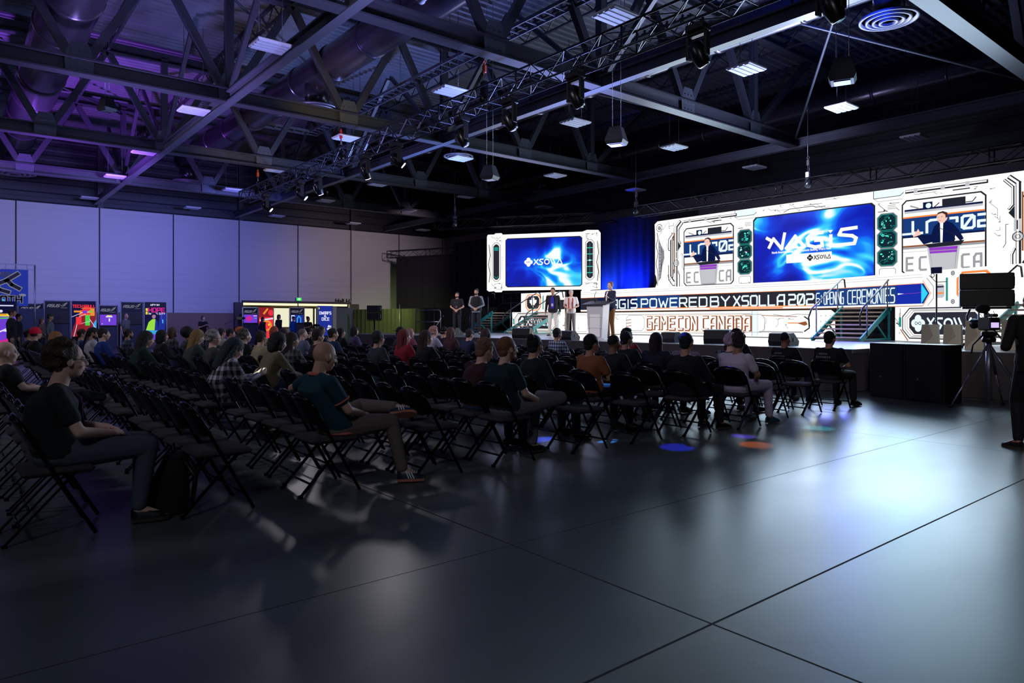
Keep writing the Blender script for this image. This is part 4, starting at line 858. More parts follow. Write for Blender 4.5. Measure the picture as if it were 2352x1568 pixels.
# ------------------------------------------------------------ film camera on tripod
T = thing('film_tripod', 'tall silver tripod carrying a film camera at the right', 'tripod', (-3.75, 12.75, 0), .4)
for k, (fx, fy) in enumerate(((-.52, -.15), (.5, -.4), (.25, .55))):
    m = MB(); m.tube([(0, 0, 1.02), (fx*.5, fy*.5, .52)], .022, 8); l = m.build('leg', alum, T)
    m = MB(); m.tube([(fx*.5, fy*.5, .52), (fx, fy, .02)], .016, 8); m.build('lower_tube', mat('silver', (190, 190, 200), .25, .9), l)
    m = MB(); m.ell((fx, fy, .025), (.035, .035, .025)); m.build('foot', blackm, l)
m = MB(); m.tube([(0, 0, .12), (0, 0, 1.06)], .04, 12); m.build('centre_column', alum, T)
m = MB(); m.lathe([(.09, 1.04), (.1, 1.09), (.07, 1.14)], (0, 0, 0), 14); m.bev((0, 0, 1.17), (.2, .14, .07), .01); m.tube([(-.08, .0, 1.15), (-.22, -.1, 1.0), (-.24, -.1, .86)], .012, 6); m.build('pan_head', blackm, T)
T = thing('film_camera', 'black film camera with fuzzy microphone and glowing monitor on the tripod', 'camera', (-3.75, 12.75, 1.21), .9)
m = MB(); m.bev((0, 0, .12), (.16, .3, .2), .015); m.bev((0, -.05, .25), (.08, .22, .05), .01); m.build('body', blackp, T)
m = MB(); m.tube([(0, .15, .12), (0, .28, .12), (0, .34, .12)], [.06, .07, .085], 16); m.build('lens', blackm, T)
m = MB(); m.box((-.05, -.19, .1), (.16, .03, .11)); mo = m.build('monitor', blackp, T)
m = MB(); m.box((-.05, -.207, .1), (.12, .004, .08)); m.build('monitor_picture', glow('mon_pic', (190, 170, 240), 1.4), mo)
m = MB(); m.ell((-.04, .08, .36), (.085, .13, .075)); m.build('fuzzy_microphone', mat('fuzz', (26, 26, 30), 1., bump=1., nscale=200), T)
# small camera tripod left by the lit doorway
T = thing('camera_tripod', 'small video camera on a thin black tripod by the lit doorway', 'tripod', (-35.5, 11.4, 0), 0)
for fx, fy in ((-.4, -.3), (.4, -.3), (0, .45)):
    m = MB(); m.tube([(0, 0, 1.35), (fx, fy, .01)], .018, 6); m.build('leg', blackm, T)
m = MB(); m.bev((0, 0, 1.5), (.16, .32, .18), .02); m.tube([(0, .15, 1.5), (0, .3, 1.5)], .06, 10); m.tube([(0, 0, 1.35), (0, 0, 1.45)], .03, 6); m.tube([(0, -.15, 1.42), (0, -.7, 1.2)], .012, 6); m.build('camera_body', blackm, T)

# ------------------------------------------------------------ far wall: doorway, sign, letters, booths
lob = glow('lobby_glow', (250, 246, 214), .9)
m = MB(); m.box((-42.9, 16.3, 1.2), (.1, 6.9, 2.4)); m.build('wall_lobby', mat('lobby_wall', (170, 160, 120), .7), kind='structure')
m = MB(); m.box((-41.5, 16.3, 2.46), (2.8, 6.9, .08)); m.build('ceiling_lobby', mat('lobby_ceiling', (200, 196, 170), .7), kind='structure')
T = thing('light_strip', 'bright warm light strip along the top of the doorway', 'light', (-40.4, 16.3, 2.33)); m = MB(); m.box((0, 0, 0), (.3, 6.5, .12)); m.build('diffuser', glow('strip', (255, 240, 190), 1.3), T)
T = thing('lit_window', 'row of glowing lobby window panes seen through the doorway', 'window', (-42.7, 16.3, 1.55))
for k in range(5):
    if k == 1: continue
    m = MB(); m.box((0, -2.8+1.4*k, 0), (.04, 1.3, 1.2)); m.build('pane', lob, T)
m = MB()
for k in range(6): m.box((.03, -3.5+1.4*k, -.3), (.08, .1, 1.9))
m.box((.03, 0, .65), (.08, 7, .08)); m.box((.03, 0, -.62), (.08, 7, .1)); m.build('frame', mat('mullion', (90, 84, 60), .6), T)
m = MB(); m.box((-39.95, 12.78, 1.2), (.4, .46, 2.4)); m.box((-39.95, 19.86, 1.2), (.4, .5, 2.4)); m.box((-39.95, 16.3, 2.46), (.3, 6.6, .12)); m.build('door_1', mat('door_frame', (86, 78, 78), .7), kind='structure')
T = thing('sliding_panel', 'pale grey partition panel at the right of the lit doorway', 'panel', (-39.3, 17.75, 0)); m = MB(); m.box((0, 0, 1.1), (.06, 1.3, 2.2)); m.build('board', mat('pale_board', (150, 156, 178), .6), T)
m = MB(); m.box((.035, .63, 1.1), (.02, .04, 2.2)); m.build('edge_strip', alum, T)
T = thing('sliding_panel', 'darker slate partition panel at the far right of the doorway', 'panel', (-39.35, 19.0, 0)); m = MB(); m.box((0, 0, 1.08), (.06, 1.15, 2.16)); m.build('board', mat('slate_board', (72, 84, 108), .6), T)
m = MB(); m.box((.035, .55, 1.08), (.02, .04, 2.16)); m.build('edge_strip', alum, T)
T = thing('exit_sign', 'small glowing green exit sign on the far wall', 'sign', (-39.9, 16.29, 2.64)); m = MB(); m.box((0, 0, 0), (.06, .32, .2)); m.build('case', fx_body, T)
m = MB(); m.box((.035, 0, 0), (.01, .28, .17)); m.build('face', glow('exit_green', (40, 220, 70), 1.4), T)
m = MB(); m.box((.042, 0, 0), (.004, .08, .1)); m.box((.042, .0, .03), (.004, .12, .02)); m.build('pictogram', glow('exit_white', (230, 255, 235), 1.4), T)
T = thing('wall_lettering', 'dark letters reading Hall H on the far wall above the doorway', 'lettering', (-39.96, 18.6, 2.47)); textmesh('lettering', 'Hall H', .38, (.02, 0, 0), mat('letter_dark', (18, 18, 22), .6), T, PI/2, PI/2, .01)

class Side(Flat):       # same picture builder, standing on a plane that faces +X; first coordinate is Y
    def P(s, p, l): return (l*s.ls, p[0], p[1])
def booth(lab, x, y0, y1, z1, kind, zs=None, scr=None):
    T = thing('booth_panel', lab, 'booth', (x, y0, 0), 0, 'exhibit booth panels'); W = y1-y0
    Side.ls = .012
    m = MB(); m.box((-.05, W/2, z1/2), (.06, W, z1)); m.build('board', mat('booth_board', (44, 46, 60), .7), T)
    m = MB(); m.box((0, 0, z1/2), (.06, .05, z1)); m.box((0, W, z1/2), (.06, .05, z1)); m.box((0, W/2, z1), (.06, W, .05)); m.build('frame', alum, T)
    f = Side()
    if kind == 'asus':
        f.rect(.03, z1-.46, W-.03, z1-.03, 0, B_DK)
        s = (W-.06)
        f.text('ASUS', .12*s, z1-.28, .11, .024, 1, B_GR, cw=.09*s/.98, skew=.35)
        a, b = .8*s, z1-.2
        f.line([(a-.14, b), (a-.05, b-.06), (a+.08, b+.09)], .02, 1, B_GR); f.line([(a-.06, b+.03), (a+.02, b-.03), (a+.12, b+.1)], .018, 1, B_GR); f.line([(a, b+.05), (a+.13, b+.12)], .018, 1, B_GR); f.line([(a-.12, b-.12), (a+.12, b-.12)], .014, 1, B_GR)
    flat2 = lambda nm: f.build(nm, BP, T)
    if kind == 'asus': flat2('header_print')
    if zs:
        m = MB(); m.box((.02, W/2, (zs[0]+zs[1])/2), (.05, W*.94, zs[1]-zs[0])); c = m.build('display', blackp, T)
        if scr is not None:
            g = Side(); y2, y3 = W*.06, W*.94; z2, z3 = zs[0]+.04, zs[1]-.04
            def Rr(a, b, c_, d_, l, k): g.rect(y2+(y3-y2)*a, z2+(z3-z2)*b, y2+(y3-y2)*c_, z2+(z3-z2)*d_, l+4, k)
            scr(Rr, g, y2, y3, z2, z3); g.build('display_picture', BP, c)
    return T
BP = [mat('bd', (30, 30, 40), .7), glow('b_print_glow', (130, 132, 150), .8), glow('b_pur', (110, 60, 210), 1.), glow('b_mag', (210, 40, 150), .9), glow('b_red', (235, 50, 60), 1.), glow('b_grn', (70, 220, 70), .9), glow('b_org', (240, 150, 50), .9), glow('b_blu', (30, 50, 160), .8), glow('b_wht', (225, 225, 255), 1.), glow('b_navy', (14, 14, 60), .8), glow('b_lime', (160, 230, 60), .9), glow('b_cyan', (60, 170, 235), .9), mat('b_maroon', (110, 30, 50), .7), glow('b_yel', (235, 225, 60), .9), glow('b_skin', (190, 140, 190), .7), mat('b_slate', (60, 70, 92), .6), glow('b_dred', (150, 30, 40), .8)]  # print colours glow too; their brightness is put in as emission
B_DK, B_GR, B_PU, B_MA, B_RE, B_GN, B_OR, B_BL, B_WH, B_NV, B_LI, B_CY, B_MR, B_YE, B_SK, B_SL, B_DR = range(17)
def scr_pur(R, g, y2, y3, z2, z3):
    R(0, 0, 1, 1, 0, B_PU); R(.35, .75, .75, .85, 1, B_WH); R(.4, .85, .7, .95, 1, B_YE); R(.52, .35, .6, .65, 1, B_WH); R(.1, .1, .16, .16, 1, B_WH)
def scr_map(R, g, y2, y3, z2, z3):
    R(0, 0, 1, 1, 0, B_PU); w = y3-y2; h = z3-z2; g.poly([(y2+w*.1, z2+h*.5), (y2+w*.4, z2+h*.95), (y2+w*.65, z2+h*.5), (y2+w*.35, z2+h*.1)], 6, B_MA); R(.7, .8, .95, .88, 2, B_WH); R(.75, .5, .95, .6, 2, B_CY)
def scr_arch(R, g, y2, y3, z2, z3):
    R(0, 0, 1, 1, 0, B_BL); R(.02, .05, .3, .95, 1, B_WH); w = y3-y2; h = z3-z2; g.poly([(y2+w*.45, z2), (y2+w*.45, z2+h*.6), (y2+w*.62, z2+h*.95), (y2+w*.8, z2+h*.6), (y2+w*.8, z2)], 6, B_CY); g.poly([(y2+w*.52, z2), (y2+w*.52, z2+h*.5), (y2+w*.62, z2+h*.75), (y2+w*.72, z2+h*.5), (y2+w*.72, z2)], 7, B_BL)
    for q in range(5): R(.05, .12+.16*q, .26, .18+.16*q, 2, B_SL)
booth('dark red booth board with ASUS lettering, partly hidden, third thing from the left edge', -37.7, 2.55, 3.48, 2.14, 'asus')
booth('tall black ASUS booth board with a dark display behind the cap-wearing person', -37.5, 3.5, 4.5, 2.28, 'asus', (1.25, 1.8))
booth('grey ASUS booth board with a purple display, between the two tall posters', -37.7, 5.66, 6.44, 2.1, 'asus', (1.12, 1.7), scr_pur)
booth('black ASUS booth board with a dark display behind the grey-shirted standing man', -37.5, 6.54, 7.5, 2.28, 'asus', (1.2, 1.8))
booth('slate booth board with a purple map display in the lit doorway', -38.8, 12.66, 13.5, 2.1, 'asus', (1.22, 1.75), scr_map)
booth('slate booth board with a blue archway display in the lit doorway', -38.8, 15.3, 16.15, 2.12, 'asus', (1.22, 1.75), scr_arch)
T = thing('low_partition', 'low slate-blue partition boards beside the big blue banner', 'partition', (-36.5, 2.0, 0)); 
m = MB(); m.box((0, 0, .95), (.06, .9, 1.9)); m.build('board', BP[B_SL], T); m = MB(); m.box((0, .95, .95), (.06, .9, 1.9)); m.build('board', BP[B_SL], T)
m = MB(); m.box((.02, .47, .95), (.05, .04, 1.9)); m.build('post', alum, T)
def poster(lab, x, y0, y1, z0, z1, draw):
    T = thing('poster_panel', lab, 'poster', (x, y0, 0), 0, 'tall posters'); W = y1-y0
    m = MB(); m.box((-.05, W/2, (z0+z1)/2), (.06, W, z1-z0)); m.build('board', blackp, T)
    m = MB(); m.box((0, 0, z1/2), (.06, .045, z1)); m.box((0, W, z1/2), (.06, .045, z1)); m.build('frame', alum, T)
    Side.ls = .01; f = Side(); f.W = W; draw(f, W, z0, z1); f.build('poster_print', BP, T)
def d_tech(f, W, z0, z1):
    H = z1-z0; f.rect(0, z0, W, z1, 0, B_NV); f.fit('TECH', .05, W*.44, z1-.3, .12, .026, 3, B_RE); f.fit('SPULL', W*.5, W*.96, z1-.3, .12, .026, 3, B_RE)
    f.poly([(0, z0), (.1, z0+.5), (.45, z1-.5), (.95, z1-.45), (W, z0+.9), (W, z0)], 1, B_DR)
    f.poly([(.3, z0+.95), (.75, z0+.95), (.8, z0+1.35), (.5, z0+1.4)], 2, B_RE)
    for q in range(4): f.line([(.3+.03*q, z0+1.0+.1*q), (.78, z0+1.0+.1*q)], .02, 3, (B_OR, B_YE, B_RE, B_OR)[q])
    f.line([(.02, z0+.9), (.5, z1-.5), (.9, z1-.46)], .02, 3, B_WH); f.line([(.1, z0), (.3, z0+.9), (.55, z1-.6)], .02, 3, B_WH)
    f.rect(.18, z0+.55, .4, z0+.9, 4, B_RE); f.rect(.55, z0+.5, .73, z0+.98, 4, B_GN); f.rect(.75, z0+.95, .92, z0+1.3, 4, B_OR); f.rect(.1, z1-.52, .4, z1-.44, 4, B_OR); f.rect(.45, z1-.56, .62, z1-.44, 4, B_PU); f.rect(.7, z1-.52, .84, z1-.44, 4, B_GN)
    f.poly([(.8, z0), (W, z0), (W, z0+.8), (.88, z0+.6)], 4, B_CY); f.line([(.72, z0+.8), (.95, z0+.4)], .02, 5, B_WH); f.line([(.4, z0+.6), (.75, z0+.7)], .015, 5, B_WH)
poster('bright poster titled TECH SPULL with red, green and orange shapes', -37.45, 4.53, 5.52, .65, 2.28, d_tech)
def d_hope(f, W, z0, z1):
    H = z1-z0; f.rect(0, z0, W, z1, 0, B_NV); f.rect(0, z1-.24, W, z1, 1, B_DK); f.fit('LOFTY SKY', W*.28, W*.68, z1-.17, .07, .014, 3, B_WH)
    f.fit('HOPE', W*.2, W*.9, z1-.48, .19, .045, 3, B_MA); f.fit('IN THE CITY', W*.2, W*.92, z1-.6, .07, .018, 3, B_WH); f.rect(W*.07, z1-.6, W*.16, z1-.46, 3, B_YE); f.rect(W*.07, z1-.43, W*.16, z1-.3, 3, B_YE)
    f.poly([(0, z0), (W, z0), (W, z0+.3), (.6, z0+.35), (0, z0+.25)], 1, B_PU); f.poly([(W*.6, z0+.3), (W*.9, z0+.3), (W, z0+1.3), (W*.7, z0+1.3)], 1, B_BL)
    f.poly([(.08, z0+.45), (.2, z0+.85), (.36, z0+1.0), (.5, z0+1.0), (.56, z0+.7), (.55, z0+.45)], 3, B_LI); f.poly([(.46, z0+.45), (.5, z0+1.0), (.6, z0+.9), (.62, z0+.45)], 4, B_BL)
    f.poly([(.05, z0+.3), (.55, z0+.26), (.62, z0+.45), (.08, z0+.47)], 3, B_CY)
    f.disc(.43, z0+1.14, .085, 4, B_SK, 14, .12); f.poly([(.32, z0+1.12), (.33, z0+1.28), (.45, z0+1.33), (.57, z0+1.26), (.58, z0+1.1), (.52, z0+1.2), (.4, z0+1.22)], 5, B_NV)
    f.line([(.65, z0+1.35), (.78, z0+1.2), (.8, z0+.9)], .02, 2, B_PU); f.rect(.8, z0+.8, .86, z0+.98, 3, B_CY)
poster('dark blue poster titled HOPE IN THE CITY with a hooded figure', -37.45, 7.53, 8.54, .45, 2.28, d_hope)
def d_red(f, W, z0, z1):
    f.rect(0, z0, W, z1, 0, B_RE); f.rect(0, z1-.55, W, z1, 1, B_DR); f.line([(.3, z1-.35), (.5, z1-.1)], .1, 2, B_OR); f.disc(.7, z1-.3, .16, 2, B_RE); f.fit('ROYAL', .12, W-.15, z1-.85, .14, .03, 3, B_BL) if False else None
    f.disc(.45, z0+.7, .3, 2, B_OR); f.disc(.45, z0+.7, .2, 3, B_RE); f.line([(.1, z0+1.0), (.8, z0+1.1)], .08, 2, B_WH); f.disc(.35, z0+.75, .06, 4, B_YE); f.disc(.58, z0+.75, .06, 4, B_YE)
poster('glowing red and orange poster in the lit doorway', -38.8, 13.52, 14.36, .4, 2.12, d_red)
def d_dwarf(f, W, z0, z1):
    f.rect(0, z0, W, z1, 0, B_BL); f.fit('DWARFS', .1, W-.1, z1-.5, .15, .034, 3, B_WH); f.fit('&', W*.42, W*.55, z1-.65, .12, .026, 3, B_WH); f.fit('DICE', .25, W-.22, z1-.86, .16, .034, 3, B_WH)
    f.poly([(.55, z0+.35), (.8, z0+.3), (.85, z0+.55), (.65, z0+.62)], 3, B_WH); f.line([(.6, z0+.45), (.85, z0+.5)], .04, 4, B_DK); f.rect(.04, z1-.2, .1, z1-.1, 3, B_YE)
poster('blue poster reading DWARFS & DICE in the lit doorway', -38.8, 16.98, 17.9, .5, 2.25, d_dwarf)
def d_plant(f, W, z0, z1):
    f.rect(0, z0, W, z1, 0, B_PU); f.poly([(0, z0+.25), (W, z0+.5), (W, z0+.1), (0, z0)], 1, B_MA); f.poly([(0, z1-.6), (W, z1-.5), (W, z1), (0, z1)], 1, B_NV)
    f.line([(.0, z1-.5), (.7, z1-.5)], .1, 3, B_YE); f.line([(.02, z1-.48), (.6, z1-.48)], .05, 4, B_OR); f.line([(.0, z1-.64), (.75, z1-.6)], .04, 3, B_GN); f.line([(.4, z1-.16), (.8, z1-.16)], .04, 3, B_WH); f.disc(.45, z1-.36, .05, 3, B_WH); f.poly([(0, z0+.5), (.6, z0+.8), (W, z0+.7), (W, z0+.62), (.5, z0+.7), (0, z0+.42)], 2, B_WH)
poster('glowing purple poster with a yellow title at the left edge', -31, 1.15, 2.06, .3, 2.08, d_plant)
# big hanging banner
T = thing('hanging_banner', 'big blue banner with black brush marks and OTH lettering at the left edge', 'banner', (-34, 0, 0))
Side.ls = .012; f = Side(); f.rect(.3, 1.96, 2.64, 3.42, 0, B_BL)
for a, b, r, c_ in ((1.0, 2.3, .35, B_CY), (1.6, 2.15, .3, B_CY), (2.3, 2.3, .2, B_SL), (1.9, 3.2, .25, B_SL), (1.5, 3.25, .25, B_GR), (2.45, 2.4, .12, B_GR)): f.disc(a, b, r, 1, c_, 16, r*.45)
f.poly([(1.2, 3.2), (1.8, 3.42), (1.2, 3.42)], 1, B_MA)
for w, l, c_ in ((.2, 2, B_GR), (.13, 3, B_DK)):
    f.line([(1.5, 2.75), (1.9, 2.95), (2.3, 3.25)], w, l, c_); f.line([(1.95, 2.98), (2.1, 2.8), (2.35, 2.65)], w, l, c_); f.line([(1.3, 3.05), (1.6, 2.75), (1.7, 2.6), (2.0, 2.5)], w, l, c_)
f.fit('OTH', 1.75, 2.42, 2.1, .24, .1, 2, B_GR); f.fit('OTH', 1.75, 2.42, 2.1, .24, .06, 3, B_DK); f.build('banner_print', BP, T)
m = MB(); m.bar((0, .2, 3.62), (0, 2.9, 3.62), .05, .04); m.bar((0, .2, 3.42), (0, 2.9, 3.42), .03, .02); m.tube([(0, 2.86, 3.62), (0, 2.86, .02)], .03, 8)
for k in range(7): m.bar((0, .5+.35*k, 3.42), (0, .5+.35*k, 3.62), .02, .03)
m.build('frame', alum, T)
# ------------------------------------------------------------ folding chairs
frame_m = mat('chair_frame', (16, 17, 20), .22, .6)
panel_m = mat('chair_panel', (13, 15, 20), .3, .3)
seat_m = mat('chair_seat_cloth', (62, 54, 60), .95, bump=.4, nscale=120)
def make_chair():
    T = thing('folding_chair', '', 'chair', (0, 0, 0))
    w = .225
    def fy(z): return .23-.43*(z/.80)            # front tube line: foot forward, top leaning back
    m = MB(); pts = [(-w, fy(0), .012), (-w, fy(.45), .45), (-w, fy(.66), .66)]
    for k in range(1, 8):
        a = PI*k/8; pts.append((-w*math.cos(a)*(1 if k in (0, 8) else 1.0), fy(.66+.125*math.sin(a)**.8), .66+.125*math.sin(a)**.8))
    pts += [(w, fy(.66), .66), (w, fy(.45), .45), (w, fy(0), .012)]
    m.tube(pts, .0125, 8); m.build('frame', frame_m, T)
    for s in (-1, 1):
        m = MB(); m.bar((s*.195, -.25, .012), (s*.195, .13, .42), .014, .028, up=(1, 0, 0)); m.bar((s*.195, -.265, .008), (s*.195, -.235, .012), .03, .03); m.build('leg', frame_m, T)
    m = MB(); m.tube([(-.195, -.17, .1), (.195, -.17, .1)], .009, 6); m.build('crossbar', frame_m, T)
    m = MB(); m.tube([(-w, fy(.12), .12), (w, fy(.12), .12)], .009, 6); m.build('crossbar', frame_m, T)
    # backrest: curved sheet
    m = MB(); n = 10; rows = 7; vs = []
    for layer in (0, .012):
        for j in range(rows):
            t = j/(rows-1); zz = .545+.235*t
            for i in range(n+1):
                u = -1+2*i/n
                hw = w-.01
                zt = .66+.12*math.sqrt(max(0, 1-(abs(u))**2.6)); z = .545+.03*(1-u*u)*-1+(zt-.545)*t+.02
                vs.append((u*hw, fy(z)-.035*(1-u*u)+layer, z))
    N = (n+1)*rows; fs = []
    for j in range(rows-1):
        for i in range(n):
            a = j*(n+1)+i; fs.append((a, a+1, a+n+2, a+n+1)); fs.append((N+a+n+1, N+a+n+2, N+a+1, N+a))
    for j in range(rows-1):
        for i in (0, n): a = j*(n+1)+i; fs.append((a, a+n+1, N+a+n+1, N+a) if i == 0 else (a+n+1, a, N+a, N+a+n+1))
    for i in range(n): fs.append((i+1, i, N+i, N+i+1)); a = (rows-1)*(n+1)+i; fs.append((a, a+1, N+a+1, N+a))
    m.add(vs, fs, 0, True); m.build('backrest', panel_m, T)
    m = MB(); m.bev((0, .035, .425), (.40, .40, .05), .02); m.build('seat', seat_m, T)
    return freeze(T)
CH = make_chair(); ch_used = False
PITCH = .934; NR = 12
ROWLAB = ['back row nearest the camera', 'second row from the back', 'third row from the back', 'fourth row from the back', 'fifth row from the back', 'sixth row from the back', 'sixth row from the stage', 'fifth row from the stage', 'fourth row from the stage', 'third row from the stage', 'second row from the stage', 'front row by the stage']
def rowy(k): return .60+PITCH*k

# ------------------------------------------------------------ people
def realize(mb, name, voxel, smooth=4, mats=None, fac=.5):
    me = mb.mesh(name+'_raw', blackm); o = bpy.data.objects.new(name+'_tmp', me); COL.objects.link(o)
    r = o.modifiers.new('r', 'REMESH'); r.mode = 'VOXEL'; r.voxel_size = voxel; r.use_smooth_shade = True
    if smooth: s = o.modifiers.new('s', 'SMOOTH'); s.iterations = smooth; s.factor = fac
    dg = bpy.context.evaluated_depsgraph_get(); new = bpy.data.meshes.new_from_object(o.evaluated_get(dg)); new.name = name
    bpy.data.objects.remove(o); bpy.data.meshes.remove(me)
    new.materials.clear(); new.materials.append(blackm)
    return new
def seated(**k):
    P = dict(pel=(0, -.07, .53), wai=(0, -.12, .67), che=(0, -.1, .84), shz=.895, shx=.18, neck=(0, -.11, .93), head=(0, -.075, 1.095), hr=(0, 0, 0),
             hip=[(.09, -.04, .52), (-.09, -.04, .52)], kn=[(.13, .40, .51), (-.13, .40, .51)], an=[(.14, .42, .1), (-.14, .42, .1)], toe=[(.15, 1, 0), (-.15, 1, 0)], tup=[(0, 0, 1), (0, 0, 1)],
             el=[(.25, .0, .68), (-.25, .0, .68)], wr=[(.09, .2, .63), (-.09, .2, .63)], hd=[(-.7, .5, -.2), (.7, .5, -.2)], hn=[(.2, .3, 1), (-.2, .3, 1)], fat=1., stand=False)
    P.update(k); return P
def standing(**k):
    P = dict(pel=(0, 0, .95), wai=(0, 0, 1.08), che=(0, -.01, 1.28), shz=1.40, shx=.185, neck=(0, -.02, 1.44), head=(0, .01, 1.62), hr=(0, 0, 0),
             hip=[(.09, 0, .9), (-.09, 0, .9)], kn=[(.11, .03, .49), (-.11, .02, .49)], an=[(.12, 0, .09), (-.12, -.02, .09)], toe=[(.3, 1, 0), (-.3, 1, 0)], tup=[(0, 0, 1), (0, 0, 1)],
             el=[(.27, -.03, 1.12), (-.27, -.03, 1.12)], wr=[(.07, .17, 1.0), (-.07, .17, 1.0)], hd=[(-.6, .3, -.5), (.6, .3, -.5)], hn=[(.3, .9, .2), (-.3, .9, .2)], fat=1., stand=True)
    P.update(k); return P
def hand(m, w, d, nrm, sd, curl=.5, det=1):
    w = V(w); d = V(d).normalized(); nrm = V(nrm); nrm = (nrm-d*nrm.dot(d)).normalized(); s = d.cross(nrm)*sd
    R = Matrix((s, d, nrm)).transposed()
    m.ell(w+d*.045, (.04, .052, .017), 10, 7, R)
    for i, (o, L) in enumerate(((-.03, .062), (-.01, .074), (.01, .07), (.029, .055))):
        a = w+d*.085+s*o; d1 = (d*math.cos(curl*.7)-nrm*math.sin(curl*.7)); d2 = (d*math.cos(curl*1.7)-nrm*math.sin(curl*1.7))
        b = a+d1*L*.55; m.limb(a, b, .0095, .009, 7); m.limb(b, b+d2*L*.5, .009, .0075, 7)
    a = w+d*.03-s*.03; b = a+(d*.7-s*.75-nrm*.2).normalized()*.04; m.limb(a, b, .012, .0105, 7); m.limb(b, b+(d*.9-s*.2-nrm*.3).normalized()*.032, .0105, .008, 7)
def head(m, c, R):
    q = lambda p: R @ V(p)+V(c)
    m.ell(q((0, -.012, .022)), (.076, .096, .096), 18, 12, R); m.ell(q((0, .022, -.035)), (.062, .07, .084), 16, 10, R); m.ell(q((0, .045, -.085)), (.042, .04, .034), 12, 8, R)
    m.limb(q((0, .088, .012)), q((0, .108, -.026)), .008, .013, 7); m.ell(q((.011, .098, -.03)), (.01, .01, .008), 8, 6, R); m.ell(q((-.011, .098, -.03)), (.01, .01, .008), 8, 6, R)
    m.ell(q((0, .088, -.056)), (.024, .011, .006), 10, 6, R); m.ell(q((0, .086, -.066)), (.02, .011, .006), 10, 6, R); m.ell(q((0, .078, .024)), (.05, .016, .009), 10, 6, R)
    for s in (-1, 1):
        m.ell(q((s*.079, -.004, -.012)), (.009, .02, .033), 8, 8, R); m.ell(q((s*.045, .058, -.03)), (.022, .025, .022), 8, 6, R)
def fig_meshes(name, P, vox, sleeve='short', skirt=0):
    f = P['fat']; R = Euler(P['hr']).to_matrix(); sh = [V((s*P['shx'], P['che'][1]+.005, P['shz'])) for s in (1, -1)]
    b = MB(); head(b, P['head'], R); b.limb(P['neck'], V(P['head'])+R @ V((0, -.02, -.06)), .058, .054, 12)
    def torso(m, k, lo=0, nk=.07):
        pe, wa, chh = P['pel'], P['wai'], P['che']; nz = P['neck']
        m.loft([((pe[0], pe[1], pe[2]-.1), .14*f*k, .1*f*k, 0), (pe, .172*f*k, .125*f*k, 0), (wa, .155*f*k, .122*f*k, 0), (chh, .178*(.5+.5*f)*k, .13*(.5+.5*f)*k, 0), ((chh[0], chh[1]+.005, P['shz']-.01), .165*k, .105*k, 0), ((nz[0], nz[1], P['shz']+.045), nk*k, nk*.95*k, 0)], 18)
        for s in (0, 1): m.limb((V(nz)+V((0, 0, -.01))), sh[s]+V((0, 0, -.012)), .05*k, .058*k, 10)
    torso(b, .9)
    for s in (0, 1):
        sd = 1 if s == 0 else -1
        b.limb(sh[s], P['el'][s], .046, .038, 9); b.limb(P['el'][s], P['wr'][s], .038, .027, 9)
        hand(b, P['wr'][s], P['hd'][s], P['hn'][s], sd)
        b.limb(P['hip'][s], P['kn'][s], .08*f, .055, 9); b.limb(P['kn'][s], P['an'][s], .05, .036, 9)
        t = V(P['toe'][s]).normalized(); b.limb(P['an'][s], V(P['an'][s])+t*.12-V(P['tup'][s])*.05, .034, .026, 8)
    out = {'body': realize(b, name+'_body', vox, 3)}
    t = MB(); torso(t, 1.06)
    for s in (0, 1):
        el, wr = V(P['el'][s]), V(P['wr'][s])
        if sleeve == 'long': t.limb(sh[s], el, .066, .052, 10); t.limb(el, el.lerp(wr, .93), .052, .037, 10)
        else: t.limb(sh[s], sh[s].lerp(el, .62), .066, .06, 10)
    if P['stand'] or skirt: t.loft([(V(P['pel'])+V((0, 0, -.12-skirt)), .17*f, .125*f, 0), (P['pel'], .185*f, .135*f, 0)], 18)
    out['top'] = realize(t, name+'_top', vox, 4)
    l = MB(); pe = P['pel']; l.loft([((pe[0], pe[1]+.01, pe[2]-.12), .13*f, .11*f, 0), ((pe[0], pe[1], pe[2]-.04), .175*f, .13*f, 0), ((pe[0], pe[1], pe[2]+.05), .165*f, .12*f, 0)], 16)
    for s in (0, 1): l.limb(P['hip'][s], P['kn'][s], .098*f, .069, 12); l.limb(P['kn'][s], V(P['kn'][s]).lerp(V(P['an'][s]), .93), .067, .052, 12)
    out['trousers'] = realize(l, name+'_legs', vox, 4)
    return out
